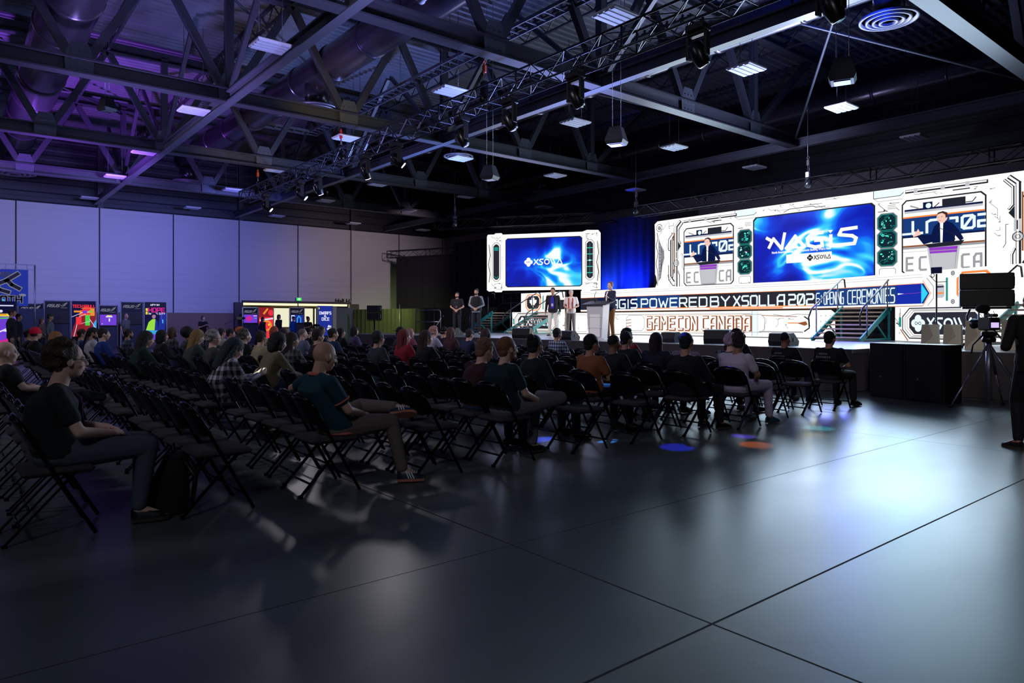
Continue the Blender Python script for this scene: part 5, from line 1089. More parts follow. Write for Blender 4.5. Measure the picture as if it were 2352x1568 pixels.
def hairs():
    H = {}
    def mk(n, fn, vox=.007, sm=3): m = MB(); fn(m); H[n] = realize(m, 'hair_'+n, vox, sm)
    def base(m, k=1.):
        m.ell((0, -.022, .036), (.083*k, .1*k, .09*k), 18, 12); m.ell((0, -.06, -.03), (.068*k, .045*k, .055), 14, 8)
        for s in (-1, 1): m.ell((s*.068, .012, .015), (.016, .03, .04), 8, 8)
    mk('short', base)
    def tous(m):
        base(m, 1.04); r = random.Random(4)
        for _ in range(46):
            a = r.uniform(0, 2*PI); e = r.uniform(.1, 1.4); m.ell((.08*math.cos(a)*math.cos(e), -.02+.095*math.sin(a)*math.cos(e), .04+.09*math.sin(e)), (.022, .022, .018), 6, 5)
    mk('tousled', tous)
    def curly(m):
        r = random.Random(7)
        m.ell((0, -.035, .035), (.096, .102, .1), 16, 10)
        for _ in range(110):
            a = r.uniform(PI*.95, 2*PI+.05) if r.random() < .6 else r.uniform(0, 2*PI); e = r.uniform(-.9, 1.5)
            if math.sin(a) > -.15 and e < .55: continue
            if math.sin(a) > -.5 and e < -.2: continue
            m.ell((.1*math.cos(a)*math.cos(e), -.03+.108*math.sin(a)*math.cos(e), .03+.105*math.sin(e)), (.024, .024, .024), 6, 5)
    mk('curly', curly)
    def afro(m):
        m.ell((0, -.035, .05), (.15, .15, .14), 18, 12)
    mk('afro', afro)
    def longh(m):
        base(m, 1.06); m.limb((0, -.065, .0), (0, -.075, -.26), .082, .07, 14)
        for s in (-1, 1): m.limb((s*.068, -.02, .02), (s*.075, -.03, -.2), .03, .035, 8)
    mk('long', longh)
    def bob(m):
        base(m, 1.08); m.limb((0, -.05, .0), (0, -.055, -.09), .085, .082, 14)
        for s in (-1, 1): m.limb((s*.07, .01, .03), (s*.078, .005, -.09), .028, .032, 8)
    mk('bob', bob)
    def bun(m): base(m); m.ell((0, -.09, .1), (.045, .045, .042))
    mk('bun', bun)
    def pony(m): base(m); m.limb((0, -.1, .02), (0, -.15, -.22), .032, .022); m.limb((0, -.15, -.22), (0, -.13, -.4), .022, .01)
    mk('ponytail', pony)
    def buzz(m): m.ell((0, -.02, .03), (.0775, .095, .088), 18, 12)
    mk('buzz', buzz)
    def fringe(m): m.ell((0, -.045, -.012), (.079, .07, .05), 18, 10)
    mk('fringe', fringe)
    def cap(m): m.ell((0, -.012, .05), (.088, .105, .08), 18, 12); m.add([(-.06, .06, .055), (.06, .06, .055), (.045, .17, .04), (-.045, .17, .04), (-.06, .06, .065), (.06, .06, .065), (.045, .17, .05), (-.045, .17, .05)], [(3, 2, 1, 0), (4, 5, 6, 7), (0, 1, 5, 4), (1, 2, 6, 5), (2, 3, 7, 6), (3, 0, 4, 7)])
    mk('cap', cap, .006, 2)
    def beanie(m): m.ell((0, -.015, .05), (.09, .108, .095), 18, 12); m.lathe([(.094, .0), (.098, .02), (.094, .045)], (0, -.015, 0), 20, sy=1.14)
    mk('beanie', beanie, .006, 2)
    def hat(m): m.ell((0, -.01, .06), (.085, .1, .09), 18, 12); m.lathe([(.15, .05), (.155, .056), (.15, .062)], (0, -.01, 0), 22, sy=1.1)
    mk('hat', hat, .006, 1)
    def beard(m): m.ell((0, .05, -.088), (.05, .048, .036)); m.ell((.045, .02, -.07), (.02, .035, .04), 10, 8); m.ell((-.045, .02, -.07), (.02, .035, .04), 10, 8); m.ell((0, .087, -.047), (.026, .01, .006))
    mk('beard', beard, .006, 2)
    return H
HR = hairs()
def gl_mesh():
    m = MB()
    for s in (-1, 1): m.tube([(s*.031+.024*math.cos(a*PI/6), .112, .004+.02*math.sin(a*PI/6)) for a in range(12)], .0022, 5, closed=True); m.tube([(s*.055, .11, .006), (s*.08, .06, .008), (s*.082, -.01, .0)], .002, 5)
    m.tube([(-.007, .113, .006), (.007, .113, .006)], .002, 5)
    return m.mesh('glasses_mesh', blackm)
GLM = gl_mesh()
def eye_mesh():
    m = MB(); m.ell((0, 0, 0), (.0125, .0125, .0125), 12, 8); m.ell((0, .0095, 0), (.0058, .004, .0058), 10, 6, mi=1); return m.mesh('eye_mesh', [blackm, blackm])
EYM = eye_mesh(); eye_w = mat('eye_white', (200, 195, 195), .3); eye_d = mat('eye_iris', (30, 24, 22), .3)
def shoe_mesh(stripes=False):
    m = MB()
    prof = [(-.075, .028), (-.06, .036), (0, .036), (.06, .045), (.11, .043), (.15, .03), (.163, .012)]
    for z0, z1, mi, g in ((0, .022, 1, 1.08), (.022, .03, 0, 1.)):
        pts = [(w*g, y) for y, w in prof]+[(-w*g, y) for y, w in prof[::-1]]
        n = len(pts); m.add([(x, y, z0) for x, y in pts]+[(x, y, z1) for x, y in pts], [tuple(range(n-1, -1, -1)), tuple(range(n, 2*n))]+[(i, (i+1) % n, n+(i+1) % n, n+i) for i in range(n)], mi)
    secs = [(-.075, .028, .085), (-.03, .036, .1), (.02, .036, .098), (.07, .043, .07), (.12, .04, .055), (.158, .018, .036)]
    vs = []; fs = []; K = 8
    for y, w, h in secs:
        for k in range(K+1):
            a = PI*k/K; vs.append((w*math.cos(a), y, .026+(h-.026)*math.sin(a)))
    for i in range(len(secs)-1):
        for k in range(K): a = i*(K+1)+k; fs.append((a, a+K+1, a+K+2, a+1))
    fs += [tuple(range(K, -1, -1)), tuple((len(secs)-1)*(K+1)+k for k in range(K+1))]
    m.add(vs, fs, 0, True)
    if stripes:
        for s in (-1, 1):
            for q in range(3): m.bar((s*.046, .0+.022*q+.02, .026), (s*.03, .0+.022*q-.005, .088-.006*q), .004, .01, up=(0, 1, 0), mi=2)
        for q in range(4): m.bar((-.022, .03+.02*q, .098-.009*q), (.022, .03+.02*q, .098-.009*q), .008, .006, mi=2)
    return m.mesh('shoe_mesh', [blackm]*3)
SHM = shoe_mesh(); SHS = shoe_mesh(True)
def col(rgb, r=.85): return mat('c_%d_%d_%d' % tuple(rgb), rgb, r, noise=.12, nscale=30)
def hcol(rgb): return mat('h_%d_%d_%d' % tuple(rgb), rgb, .6, noise=.35, nscale=70, bump=1.)
def skin(rgb): return mat('skin_%d_%d_%d' % tuple(rgb), rgb, .55, noise=.05, nscale=40)
S1, S2, S3, S4 = (214, 160, 138), (196, 140, 118), (150, 100, 78), (226, 176, 158)
def attach(T, name, me, mats, loc=(0, 0, 0), rot=None, parent=None, label=None):
    o = bpy.data.objects.new(name, me); COL.objects.link(o); o.parent = parent or T; o.location = loc
    if rot is not None: o.rotation_mode = 'QUATERNION'; o.rotation_quaternion = rot
    mats = mats if isinstance(mats, list) else [mats]
    for i, s in enumerate(o.material_slots): s.link = 'OBJECT'; s.material = mats[min(i, len(mats)-1)]
    if label: o['label'] = label
    return o
def person(lab, loc, rz, P, M, sk, top, bot, shoe, hair=None, hc=(40, 28, 22), glasses=False, beard=False, eyes=False, sc=1., group=None, topn='shirt', stripes=False, sole=(60, 50, 48), lanyard=None):
    if not P['stand']: loc = (loc[0], loc[1]+.05, loc[2])
    T = thing('person', lab, 'person', loc, rz, group); T.scale = (sc,)*3
    tm_ = top if isinstance(top, bpy.types.Material) else col(top)
    B = attach(T, 'body', M['body'], skin(sk)); attach(T, topn, M['top'], tm_); attach(T, 'trousers', M['trousers'], col(bot) if not isinstance(bot, bpy.types.Material) else bot)
    for s in (0, 1):
        t = V(P['toe'][s]).normalized(); u = V(P['tup'][s]).normalized(); u = (u-t*u.dot(t)).normalized(); x = t.cross(u)
        q = Matrix((x, t, u)).transposed().to_quaternion(); base = V(P['an'][s])-u*.088+t*.03
        attach(T, 'shoe', SHS if stripes else SHM, [col(shoe, .5), col(sole), col((225, 225, 235))], base, q)
    R = Euler(P['hr']).to_quaternion(); h = P['head']
    if hair:
        nm = {'cap': 'cap', 'beanie': 'beanie', 'hat': 'hat'}.get(hair, 'hair')
        attach(T, nm, HR[hair], hcol(hc) if nm == 'hair' else col(hc), h, R)
        if nm != 'hair': attach(T, 'hair', HR['fringe'], hcol((42, 30, 24)), h, R)
    if beard: attach(T, 'beard', HR['beard'], hcol(hc), h, R)
    if glasses: attach(T, 'glasses', GLM, blackp, h, R)
    if eyes:
        for s in (-1, 1): attach(T, 'eye', EYM, [eye_w, eye_d], V(h)+R @ V((s*.031, .08, .004)), R)
    if lanyard:
        m = MB(); c = P['che']; y = c[1]+.14*P['fat']; nz = P['neck']
        m.tube([(.06, nz[1]-.02, P['shz']+.03), (.065, nz[1]+.06, P['shz']+.03), (.04, y, c[2]+.02), (0, y+.012, c[2]-.12), (-.04, y, c[2]+.02), (-.065, nz[1]+.06, P['shz']+.03), (-.06, nz[1]-.02, P['shz']+.03), (0, nz[1]-.085, P['shz']+.045), (.06, nz[1]-.02, P['shz']+.03)], .006, 6)
        m.box((0, y+.015, c[2]-.17), (.07, .006, .1)); m.build('lanyard', col(lanyard), T)
    return T

# shared seated figures (far rows): four poses
POSE = [seated(), seated(hr=(.05, 0, .35), el=[(.27, -.03, .68), (-.24, .02, .68)], wr=[(.15, .25, .6), (-.12, .25, .6)], hd=[(-.1, 1, -.2), (.1, 1, -.2)], hn=[(0, 0, 1), (0, 0, 1)]),
        seated(hr=(-.1, 0, -.2), kn=[(.12, .4, .52), (-.1, .38, .6)], an=[(.13, .44, .1), (.12, .52, .42)], toe=[(.15, 1, 0), (.3, .9, -.4)], el=[(.24, .05, .68), (-.24, .05, .7)], wr=[(-.02, .16, .72), (.04, .14, .69)], hd=[(-1, .1, 0), (1, .1, 0)], hn=[(0, 1, .3), (0, 1, .3)]),
        seated(che=(0, -.06, .83), neck=(0, -.03, .92), head=(0, .02, 1.075), hr=(-.25, 0, .1), el=[(.22, .12, .66), (-.22, .12, .66)], wr=[(.05, .3, .62), (-.05, .3, .62)])]
FM = {}
for i, P in enumerate(POSE):
    for sl in ('short', 'long'):
        if sl == 'short': FM[(i, sl)] = fig_meshes('seated%d' % i, P, .013, sl)
        else:
            FM[(i, sl)] = fig_meshes('seatedl%d' % i, P, .013, sl)
C_BK = (18, 18, 24); C_NV = (24, 30, 58); C_GR = (92, 92, 100); C_JN = (40, 50, 78)
# (row, x, pose, sleeve, skin, top, hair, haircolour, opts, label)
AUD = [
 (1, -17.65, 1, 'long', S1, (22, 24, 30), 'beanie', (240, 20, 60), {}, 'person in a bright red beanie and black jacket among the far left seats'),
 (1, -19.2, 0, 'long', S2, C_BK, 'short', (28, 20, 18), {'glasses': True}, 'seated person with dark hair and glasses just left of the red beanie'),
 (1, -14.2, 1, 'long', S1, (40, 30, 34), 'long', (150, 96, 50), {}, 'seated person with long strawberry blond hair, far left rows'),
 (2, -18.4, 0, 'short', S1, (28, 50, 110), 'short', (58, 36, 26), {}, 'seated brown-haired person in a blue top behind the blond one at left'),
 (2, -16.89, 2, 'short', S2, (190, 180, 190), 'ponytail', (34, 24, 20), {'beard': True}, 'seated bearded person with a long ponytail and white shirt'),
 (2, -15.65, 0, 'long', S4, (20, 50, 130), 'short', (40, 28, 24), {}, 'seated young person in a royal blue hoodie beside a row of empty chairs'),
 (3, -18.4, 1, 'long', S2, plaid('plaid_grey', (30, 36, 50), (60, 66, 84), (90, 96, 116), 60), 'short', (40, 28, 24), {'beard': True}, 'seated bearded person in a grey-blue checked shirt left of the standing man'),
 (2, -12.39, 3, 'long', S1, (16, 40, 36), 'long', (34, 26, 24), {}, 'seated long-haired person in dark green before the HOPE poster'),
 (3, -15.14, 0, 'long', S1, C_BK, 'bob', (24, 20, 22), {}, 'small dark-haired seated person directly right of the HOPE poster'),
 (4, -18.3, 1, 'long', S1, plaid('camo_dk', (40, 40, 44), (74, 74, 80), (100, 98, 100), 50), 'bob', (90, 56, 44), {'glasses': True}, 'seated person with auburn bob, glasses and mottled grey top'),
 (4, -16.9, 0, 'long', S3, (50, 54, 58), 'afro', (14, 12, 16), {}, 'seated person with a big black hair mass and grey top'),
 (3, -12.97, 3, 'long', S4, (60, 66, 60), 'long', (150, 110, 64), {}, 'seated blond long-haired person leaning behind the plaid-shirt woman'),
 (5, -18.4, 0, 'short', S2, (60, 60, 66), 'short', (36, 28, 26), {'glasses': True}, 'small far seated person with glasses under the standing black tee person'),
 (3, -11.7, 2, 'long', S4, (70, 64, 60), 'curly', (150, 140, 140), {'glasses': True}, 'seated person with swept grey hair behind the plaid-shirt woman'),
 (4, -14.94, 0, 'long', S2, (24, 26, 40), 'short', (20, 16, 18), {}, 'seated dark-haired person in a dark suit right of the grey-haired one'),
 (5, -17.6, 1, 'short', S2, (190, 176, 160), 'short', (20, 16, 18), {}, 'seated person in a cream top with dark straps, before the camera tripod'),
 (5, -16.9, 2, 'short', S2, (170, 160, 150), 'short', (28, 20, 20), {}, 'second cream-topped seated person right beside the first'),
 (5, -16.2, 0, 'long', S4, (200, 186, 170), 'cap', (230, 110, 40), {}, 'seated person in an orange cap under the lit doorway'),
 (4, -13.05, 0, 'long', S4, C_BK, 'curly', (92, 78, 76), {}, 'seated person with frizzy brown-grey hair and black top, left of the cream puffer'),
 (4, -12.2, 1, 'long', S4, (170, 152, 118), 'short', (44, 28, 24), {'fat': 1}, 'seated person in a cream puffer jacket'),
 (3, -9.18, 3, 'long', S4, (120, 104, 82), 'bob', (34, 24, 26), {}, 'seated person with dark bob and beige collar left of the backpack wearer'),
 (5, -13.6, 0, 'long', S1, C_BK, 'short', (40, 28, 24), {'glasses': True}, 'seated person with glasses facing right, before the grey doorway panel'),
 (6, -16.6, 1, 'long', S4, (60, 40, 40), 'long', (180, 80, 50), {}, 'seated red-haired person below the lit doorway'),
 (4, -10.82, 2, 'long', S1, plaid('plaid_pack', (30, 34, 30), (80, 80, 84), (110, 108, 110), 60), 'long', (40, 26, 24), {}, 'seated long brown-haired person in checked grey jacket with a dark backpack strap'),
 (6, -14.9, 0, 'short', S4, (100, 104, 130), 'buzz', (120, 110, 108), {}, 'seated grey-haired person in a lavender-grey tee mid left'),
 (7, -16.8, 1, 'short', S2, C_BK, 'cap', (24, 24, 30), {}, 'seated person in a dark cap below the person filming'),
 (5, -11.95, 0, 'long', S1, C_BK, 'tousled', (52, 32, 30), {}, 'seated person with thick brown hair right behind the bald man in teal'),
 (8, -18.1, 1, 'long', S2, C_NV, 'buzz', (60, 44, 38), {'glasses': True}, 'far seated balding person with dark glasses right of the filming person'),
 (6, -13.35, 0, 'long', S1, (24, 40, 80), 'short', (24, 18, 20), {}, 'seated dark-haired person in a navy sweater facing right, before the slate panel'),
 (8, -16.9, 2, 'long', S2, C_BK, 'long', (20, 16, 18), {}, 'far seated long-haired person, left one of two by the green-lit curtain'),
 (9, -18.0, 0, 'long', S4, (90, 74, 110), 'bob', (30, 18, 20), {}, 'far seated person in purple top, right one of two by the green-lit curtain'),
 (5, -9.7, 1, 'short', S1, (50, 54, 64), 'short', (48, 44, 48), {'glasses': True}, 'seated man in a dark grey shirt with empty chairs all around'),
 (8, -13.86, 0, 'long', S2, C_BK, 'hat', (16, 16, 20), {}, 'seated person in a dark brimmed hat behind the red-haired one'),
 (6, -10.5, 0, 'short', S4, (150, 20, 40), 'long', (130, 40, 46), {}, 'seated red-haired person in a red top'),
 (6, -9.8, 2, 'short', S4, (20, 18, 22), 'long', (70, 44, 40), {}, 'seated person with very long wavy brown hair and bare arms'),
 (9, -14.05, 3, 'short', S4, (170, 160, 190), 'curly', (190, 140, 130), {}, 'seated person with pinkish blond curls and pale tee'),
 (10, -14.9, 0, 'long', S1, C_BK, 'hat', (14, 14, 18), {}, 'seated person in a black fedora near the stage left'),
 (9, -13.2, 1, 'long', S4, (60, 30, 40), 'long', (90, 50, 44), {}, 'seated brown-haired person right of the black fedora'),
 (9, -12.6, 3, 'long', S4, (26, 36, 72), 'short', (46, 32, 30), {}, 'seated person in a navy suit looking down near the stage'),
 (9, -15.0, 0, 'short', S4, (130, 60, 80), 'bob', (170, 120, 110), {}, 'seated blond person in front of the red-haired one'),
 (8, -10.63, 1, 'long', S1, (70, 60, 80), 'long', (60, 34, 34), {}, 'seated dark-haired person in lilac top looking right near a wedge monitor'),
 (4, -5.85, 3, 'long', S4, (60, 24, 28), 'tousled', (140, 100, 84), {}, 'seated person with short tousled blond hair and dark red top'),
 (5, -6.0, 1, 'long', S1, (14, 22, 28), 'bun', (20, 20, 26), {}, 'seated person with dark hair tied back and dark jacket right of the teal-polo man'),
 (10, -10.64, 0, 'long', S2, plaid('plaid_blue', (30, 40, 74), (70, 80, 120), (180, 186, 210), 90), 'short', (30, 24, 26), {}, 'seated man in a blue and white checked shirt below the two standing men'),
 (6, -6.01, 0, 'short', S2, (150, 84, 50), 'short', (26, 18, 20), {}, 'seated person in an orange-brown shirt seen from behind'),
 (7, -6.5, 0, 'long', S3, (24, 22, 36), 'buzz', (36, 24, 26), {'glasses': True, 'fat': 1}, 'seated close-cropped person in a black jacket with a small white crest on the back'),
 (10, -8.71, 2, 'long', S2, (130, 30, 40), 'curly', (22, 18, 26), {}, 'seated curly-haired person in a red top near the lectern foot'),
 (8, -7.1, 0, 'long', S2, (20, 20, 40), 'short', (28, 22, 30), {}, 'seated person in a dark blue jacket right of the crest jacket'),
 (8, -6.53, 0, 'long', S1, (20, 22, 50), 'long', (44, 24, 44), {}, 'seated person with shoulder-length dark hair rim-lit pink'),
 (8, -6.0, 0, 'short', S3, (130, 110, 140), 'short', (20, 16, 24), {}, 'seated person in a pale tee partly hidden by the broad black jacket'),
 (11, -7.01, 0, 'long', S2, C_BK, 'cap', (18, 18, 24), {}, 'seated person in a dark cap close to the stage, behind the white-tee man'),
 (9, -5.95, 3, 'short', S4, plaid('camo_pale', (30, 30, 44), (90, 90, 110), (150, 150, 170), 45), 'curly', (190, 160, 190), {}, 'seated person with white-blond curls and patterned top'),
 (11, -6.1, 0, 'short', S3, (16, 16, 22), 'buzz', (20, 16, 18), {'crew': 1}, 'seated crew member in printed black tee, left one of two in the front row'),
 (11, -5.35, 0, 'short', S2, (16, 16, 26), 'short', (20, 16, 18), {'crew': 1}, 'seated crew member in a printed black tee at the right end of the front row'),
]
seats = {}      # row -> list of occupied x
for a in AUD:
    row, x = a[0], a[1]
    if 'd' in a[8]: x = x+a[8]['d'][1]
    k, top, hair = a[2], a[5], a[6]
    o = a[8]; P = POSE[k]
    sc = .98+.04*((int(abs(x)*37) % 5)/4)
    T = person(a[9], (x, rowy(row), 0), ((int(abs(x)*91) % 7)-3)*.03, P, FM[(k, a[3])], a[4], top, (C_BK, C_JN, (40, 38, 42))[int(abs(x)*10) % 3], (20, 20, 26), hair, a[7], glasses=o.get('glasses', False), beard=o.get('beard', False), sc=sc, topn='jacket' if a[3] == 'long' else 'shirt')
    if o.get('crew'):
        m = MB(); R_ = random.Random(int(abs(x)*10))
        for zz, n in ((.86, 4), (.81, 7)):
            for q in range(n): m.box((-.02*n/1.2+.034*q, -.268, zz), (.02+.008*R_.random(), .004, .028))
        m.build('back_print', mat('print_grey', (120, 120, 130), .7), T)
    seats.setdefault(row, []).append((x, a[9]))
near = []       # unique nearer figures
# 1 near-left man
P = seated(che=(0, -.1, .85), neck=(0, -.07, .945), head=(0, -.01, 1.12), shz=.905, hr=(-.05, 0, .05), fat=1.12, el=[(.25, .02, .67), (-.25, .02, .67)], wr=[(.11, .22, .63), (-.09, .24, .64)], hd=[(-.75, .6, -.15), (.8, .45, -.1)], hn=[(.2, .3, 1), (-.1, .5, 1)], kn=[(.13, .44, .52), (-.13, .46, .52)], an=[(.13, .38, .1), (-.13, .44, .1)])
T = person('seated man with curly brown hair, glasses, goatee, black tee and jeans at the near left', (-5.42, rowy(0)+.0, 0), 0, P, fig_meshes('man_near', P, .0075), S4, (16, 20, 24), (72, 76, 96), (20, 20, 22), 'curly', (66, 42, 30), glasses=True, beard=False, eyes=True, lanyard=(80, 40, 90))
m = MB(); m.ell((0, .075, -.1), (.024, .018, .02)); attach(T, 'goatee', realize(m, 'goatee', .005, 1), col((70, 44, 32)), P['head'], Euler(P['hr']).to_quaternion())
seats.setdefault(0, []).append((-5.42, 'seat'))
# 2 bald man far left, legs crossed
P = seated(che=(0, -.13, .78), pel=(0, .0, .52), wai=(0, -.08, .64), shz=.86, neck=(0, -.14, .89), head=(0, -.13, 1.04), kn=[(.12, .5, .56), (-.16, .48, .52)], an=[(-.05, .78, .5), (-.14, .62, .1)], toe=[(-.1, .9, .5), (-.15, 1, 0)], tup=[(0, -.5, .8), (0, 0, 1)], fat=1.1)
person('seated bald man in black with one leg crossed, white shoe sole, at the left edge', (-9.15, rowy(0), 0), 0, P, fig_meshes('man_bald', P, .009), S4, (14, 15, 18), (40, 42, 48), (110, 108, 110), None, glasses=False, eyes=True, sole=(200, 195, 190)); seats[0].append((-9.15, 'x'))
# 3 bald man in teal polo
P = seated(che=(-.04, -.14, .81), pel=(0, .02, .52), wai=(-.01, -.07, .65), shz=.885, shx=.19, neck=(-.05, -.13, .925), head=(-.05, -.07, 1.085), hr=(-.22, 0, .0), fat=1.1, el=[(.24, .0, .66), (-.52, -.16, .79)], wr=[(.1, .2, .6), (-.3, .04, .80)], hd=[(-.6, .8, -.1), (.9, .2, -.3)], hn=[(.2, .1, 1), (0, .1, 1)],
           hip=[(.09, .02, .5), (-.09, .02, .5)], kn=[(.13, .45, .52), (-.26, .36, .62)], an=[(.2, .52, .1), (.1, .52, .63)], toe=[(.45, .9, 0), (.75, .6, .12)], tup=[(0, 0, 1), (-.55, .35, .75)])
T = person('seated bald man in a teal polo with pink trim, khaki trousers and striped sneakers', (-5.4, rowy(2), 0), 0, P, fig_meshes('man_teal', P, .0075), S1, (8, 58, 74), (112, 96, 92), (26, 36, 62), None, eyes=True, stripes=True, sole=(190, 120, 104))
trim = col((222, 116, 104))
m = MB(); c = P['neck']; m.tube([(c[0]+.07*math.cos(a*PI/8), c[1]+.005+.075*math.sin(a*PI/8), c[2]+.01-.012*math.sin(a*PI/8)) for a in range(16)], .016, 8, closed=True); m.build('collar', trim, T)
m = MB(); m.tube([(.188*math.cos(a*PI/9), .02+.136*math.sin(a*PI/9), .465) for a in range(18)], .012, 6, closed=True); m.build('hem_trim', trim, T)
m = MB(); sh = V((.19, -.135, .885)); e = V((.24, 0, .66)); q = sh.lerp(e, .66); d = (e-sh).normalized(); u = d.orthogonal().normalized(); w_ = d.cross(u); m.tube([q+(u*math.cos(a*PI/6)+w_*math.sin(a*PI/6))*.062 for a in range(12)], .007, 6, closed=True); m.build('sleeve_trim', trim, T)
seats.setdefault(2, []).append((-5.4, 'x'))
# 4 ginger bearded man in polo, leg crossed
P = seated(che=(0, -.13, .83), shz=.9, neck=(0, -.1, .935), head=(0, -.05, 1.1), hr=(.02, 0, -.12), fat=1.08, el=[(.24, -.02, .67), (-.25, .0, .67)], wr=[(.2, .2, .58), (-.1, .2, .64)], hd=[(-.5, .8, -.1), (.6, .6, -.2)], hn=[(.2, .1, 1), (0, .2, 1)],
           kn=[(.24, .44, .6), (-.12, .42, .52)], an=[(-.14, .47, .6), (-.1, .36, .1)], toe=[(-.7, .6, .1), (-.1, 1, 0)], tup=[(.3, .2, .9), (0, 0, 1)])
person('seated man with short ginger hair and beard, dark teal polo and grey trousers', (-5.38, rowy(4), 0), 0, P, fig_meshes('man_polo', P, .0085), S4, (10, 36, 48), (104, 98, 108), (26, 24, 26), 'short', (140, 86, 60), beard=True, eyes=True); seats.setdefault(4, []).append((-5.38, 'x'))
# 5 plaid woman with phone
P = seated(pel=(0, -.02, .53), che=(0, -.02, .82), shz=.885, neck=(0, .02, .92), head=(0, .07, 1.05), hr=(-.5, 0, 0), el=[(.22, .12, .66), (-.22, .12, .66)], wr=[(.07, .32, .74), (-.07, .3, .72)], hd=[(-.3, 1, .3), (.3, 1, .3)], hn=[(.9, .2, -.4), (-.9, .2, -.4)])
T = person('seated woman with dark teal hair and black and white plaid shirt, looking at a phone', (-8.35, rowy(2)+.05, 0), 0, P, fig_meshes('woman_plaid', P, .009, 'long', .1), S4, plaid('plaid_bw', (16, 14, 20), (84, 76, 92), (196, 184, 200), 62), (60, 64, 62), (20, 20, 24), 'long', (28, 44, 56), topn='plaid_shirt', eyes=True); seats[2].append((-8.35, 'x'))
T = thing('phone', 'glowing smartphone held by the plaid-shirt woman', 'phone', (-8.35, rowy(2)+.46, .775), 0); T.rotation_euler = (.5, 0, .3)
m = MB(); m.bev((0, 0, 0), (.075, .15, .01), .003); m.build('body', blackp, T); m = MB(); m.box((0, 0, .0058), (.066, .138, .001)); m.build('display', glow('phone_glow', (210, 210, 190), 1.2), T)
# 6 white tee man
P = seated(che=(.0, -.12, .83), neck=(0, -.09, .93), head=(0, -.04, 1.1), hr=(0, 0, .5), wr=[(.12, .18, .6), (-.1, .2, .62)], kn=[(.13, .44, .52), (-.13, .42, .52)], an=[(.14, .46, .1), (-.14, .42, .1)])
person('seated man in a white tee and pale lavender trousers at the aisle', (-5.2, rowy(8), 0), 0, P, fig_meshes('man_white', P, .009), S3, (196, 180, 206), (176, 160, 190), (24, 70, 96), 'tousled', (40, 24, 26)); seats.setdefault(8, []).append((-5.2, 'x'))
# 7 broad black jacket man
P = seated(fat=1.22, shx=.2, che=(0, -.13, .84), head=(0, -.08, 1.11), hr=(0, 0, .2), el=[(.28, .0, .67), (-.28, .0, .67)], wr=[(.12, .2, .6), (-.12, .2, .6)])
person('broad seated man in a black jacket, dark hair, right of the middle', (-5.3, rowy(7), 0), 0, P, fig_meshes('man_broad', P, .01, 'long'), S2, (16, 14, 24), C_BK, (18, 18, 20), 'short', (26, 30, 48)); seats.setdefault(7, []).append((-5.3, 'x'))

# chairs: occupied seats first, then the empty ones between them
SL = {0: 'curly-haired near man', 2: 'bald teal-polo man', 4: 'ginger polo man', 8: 'white-tee man', 7: 'broad black-jacketed man'}
nch = 0
for k in range(NR):
    grid = [-5.38-.5*i for i in range(5)]+[-8.25-.5*i for i in range(11)]+[-14.5-.52*i for i in range(9)]
    if k in (10, 11): grid = grid[:-4]
    occ = seats.get(k, [])
    xs = [(x, True) for x, _ in occ]
    for g in grid:
        if all(abs(g-x) > .44 for x, _ in occ): xs.append((g, False))
    xs.sort(reverse=True)
    for n_, (x, oc) in enumerate(xs):
        lab = '%s black folding chair, %s from the right aisle, %s' % ('occupied' if oc else 'empty', ORD[n_+1] if n_+1 < len(ORD) else 'last', ROWLAB[k])
        r = random.Random(k*100+n_); loc = (x+r.uniform(-.01, .01), rowy(k)+(-.07 if oc else r.uniform(-.02, .02)), 0); rz = r.uniform(-.03, .03)
        if not ch_used: ch_used = True; CH.location = loc; CH.rotation_euler = (0, 0, rz); CH['label'] = lab; CH['group'] = 'folding chairs in rows'
        else: dup(CH, loc, rz, lab, 'folding chairs in rows')
        nch += 1
print('CHAIRS', nch)
# backpack by the near man
T = thing('backpack', 'black backpack slumped on the floor by the near man', 'backpack', (-5.5, 1.28, 0), -.3)
m = MB(); m.loft([((0, 0, .01), .19, .12, 0), ((0, 0, .12), .2, .13, 0), ((0, .01, .28), .17, .11, 0), ((0, .03, .4), .1, .07, 0), ((0, .03, .43), .03, .02, 0)], 16); m.ell((0, -.11, .14), (.14, .06, .11)); attach(T, 'bag', realize(m, 'bagm', .012, 4), blackc)
m = MB(); m.tube([(.08, .1, .36), (.1, .17, .25), (.09, .15, .08)], .016, 6); m.tube([(-.08, .1, .36), (-.1, .17, .25), (-.09, .15, .08)], .016, 6); m.tube([(-.04, .02, .42), (0, .02, .48), (.04, .02, .42)], .01, 6); m.build('strap', blackp, T)

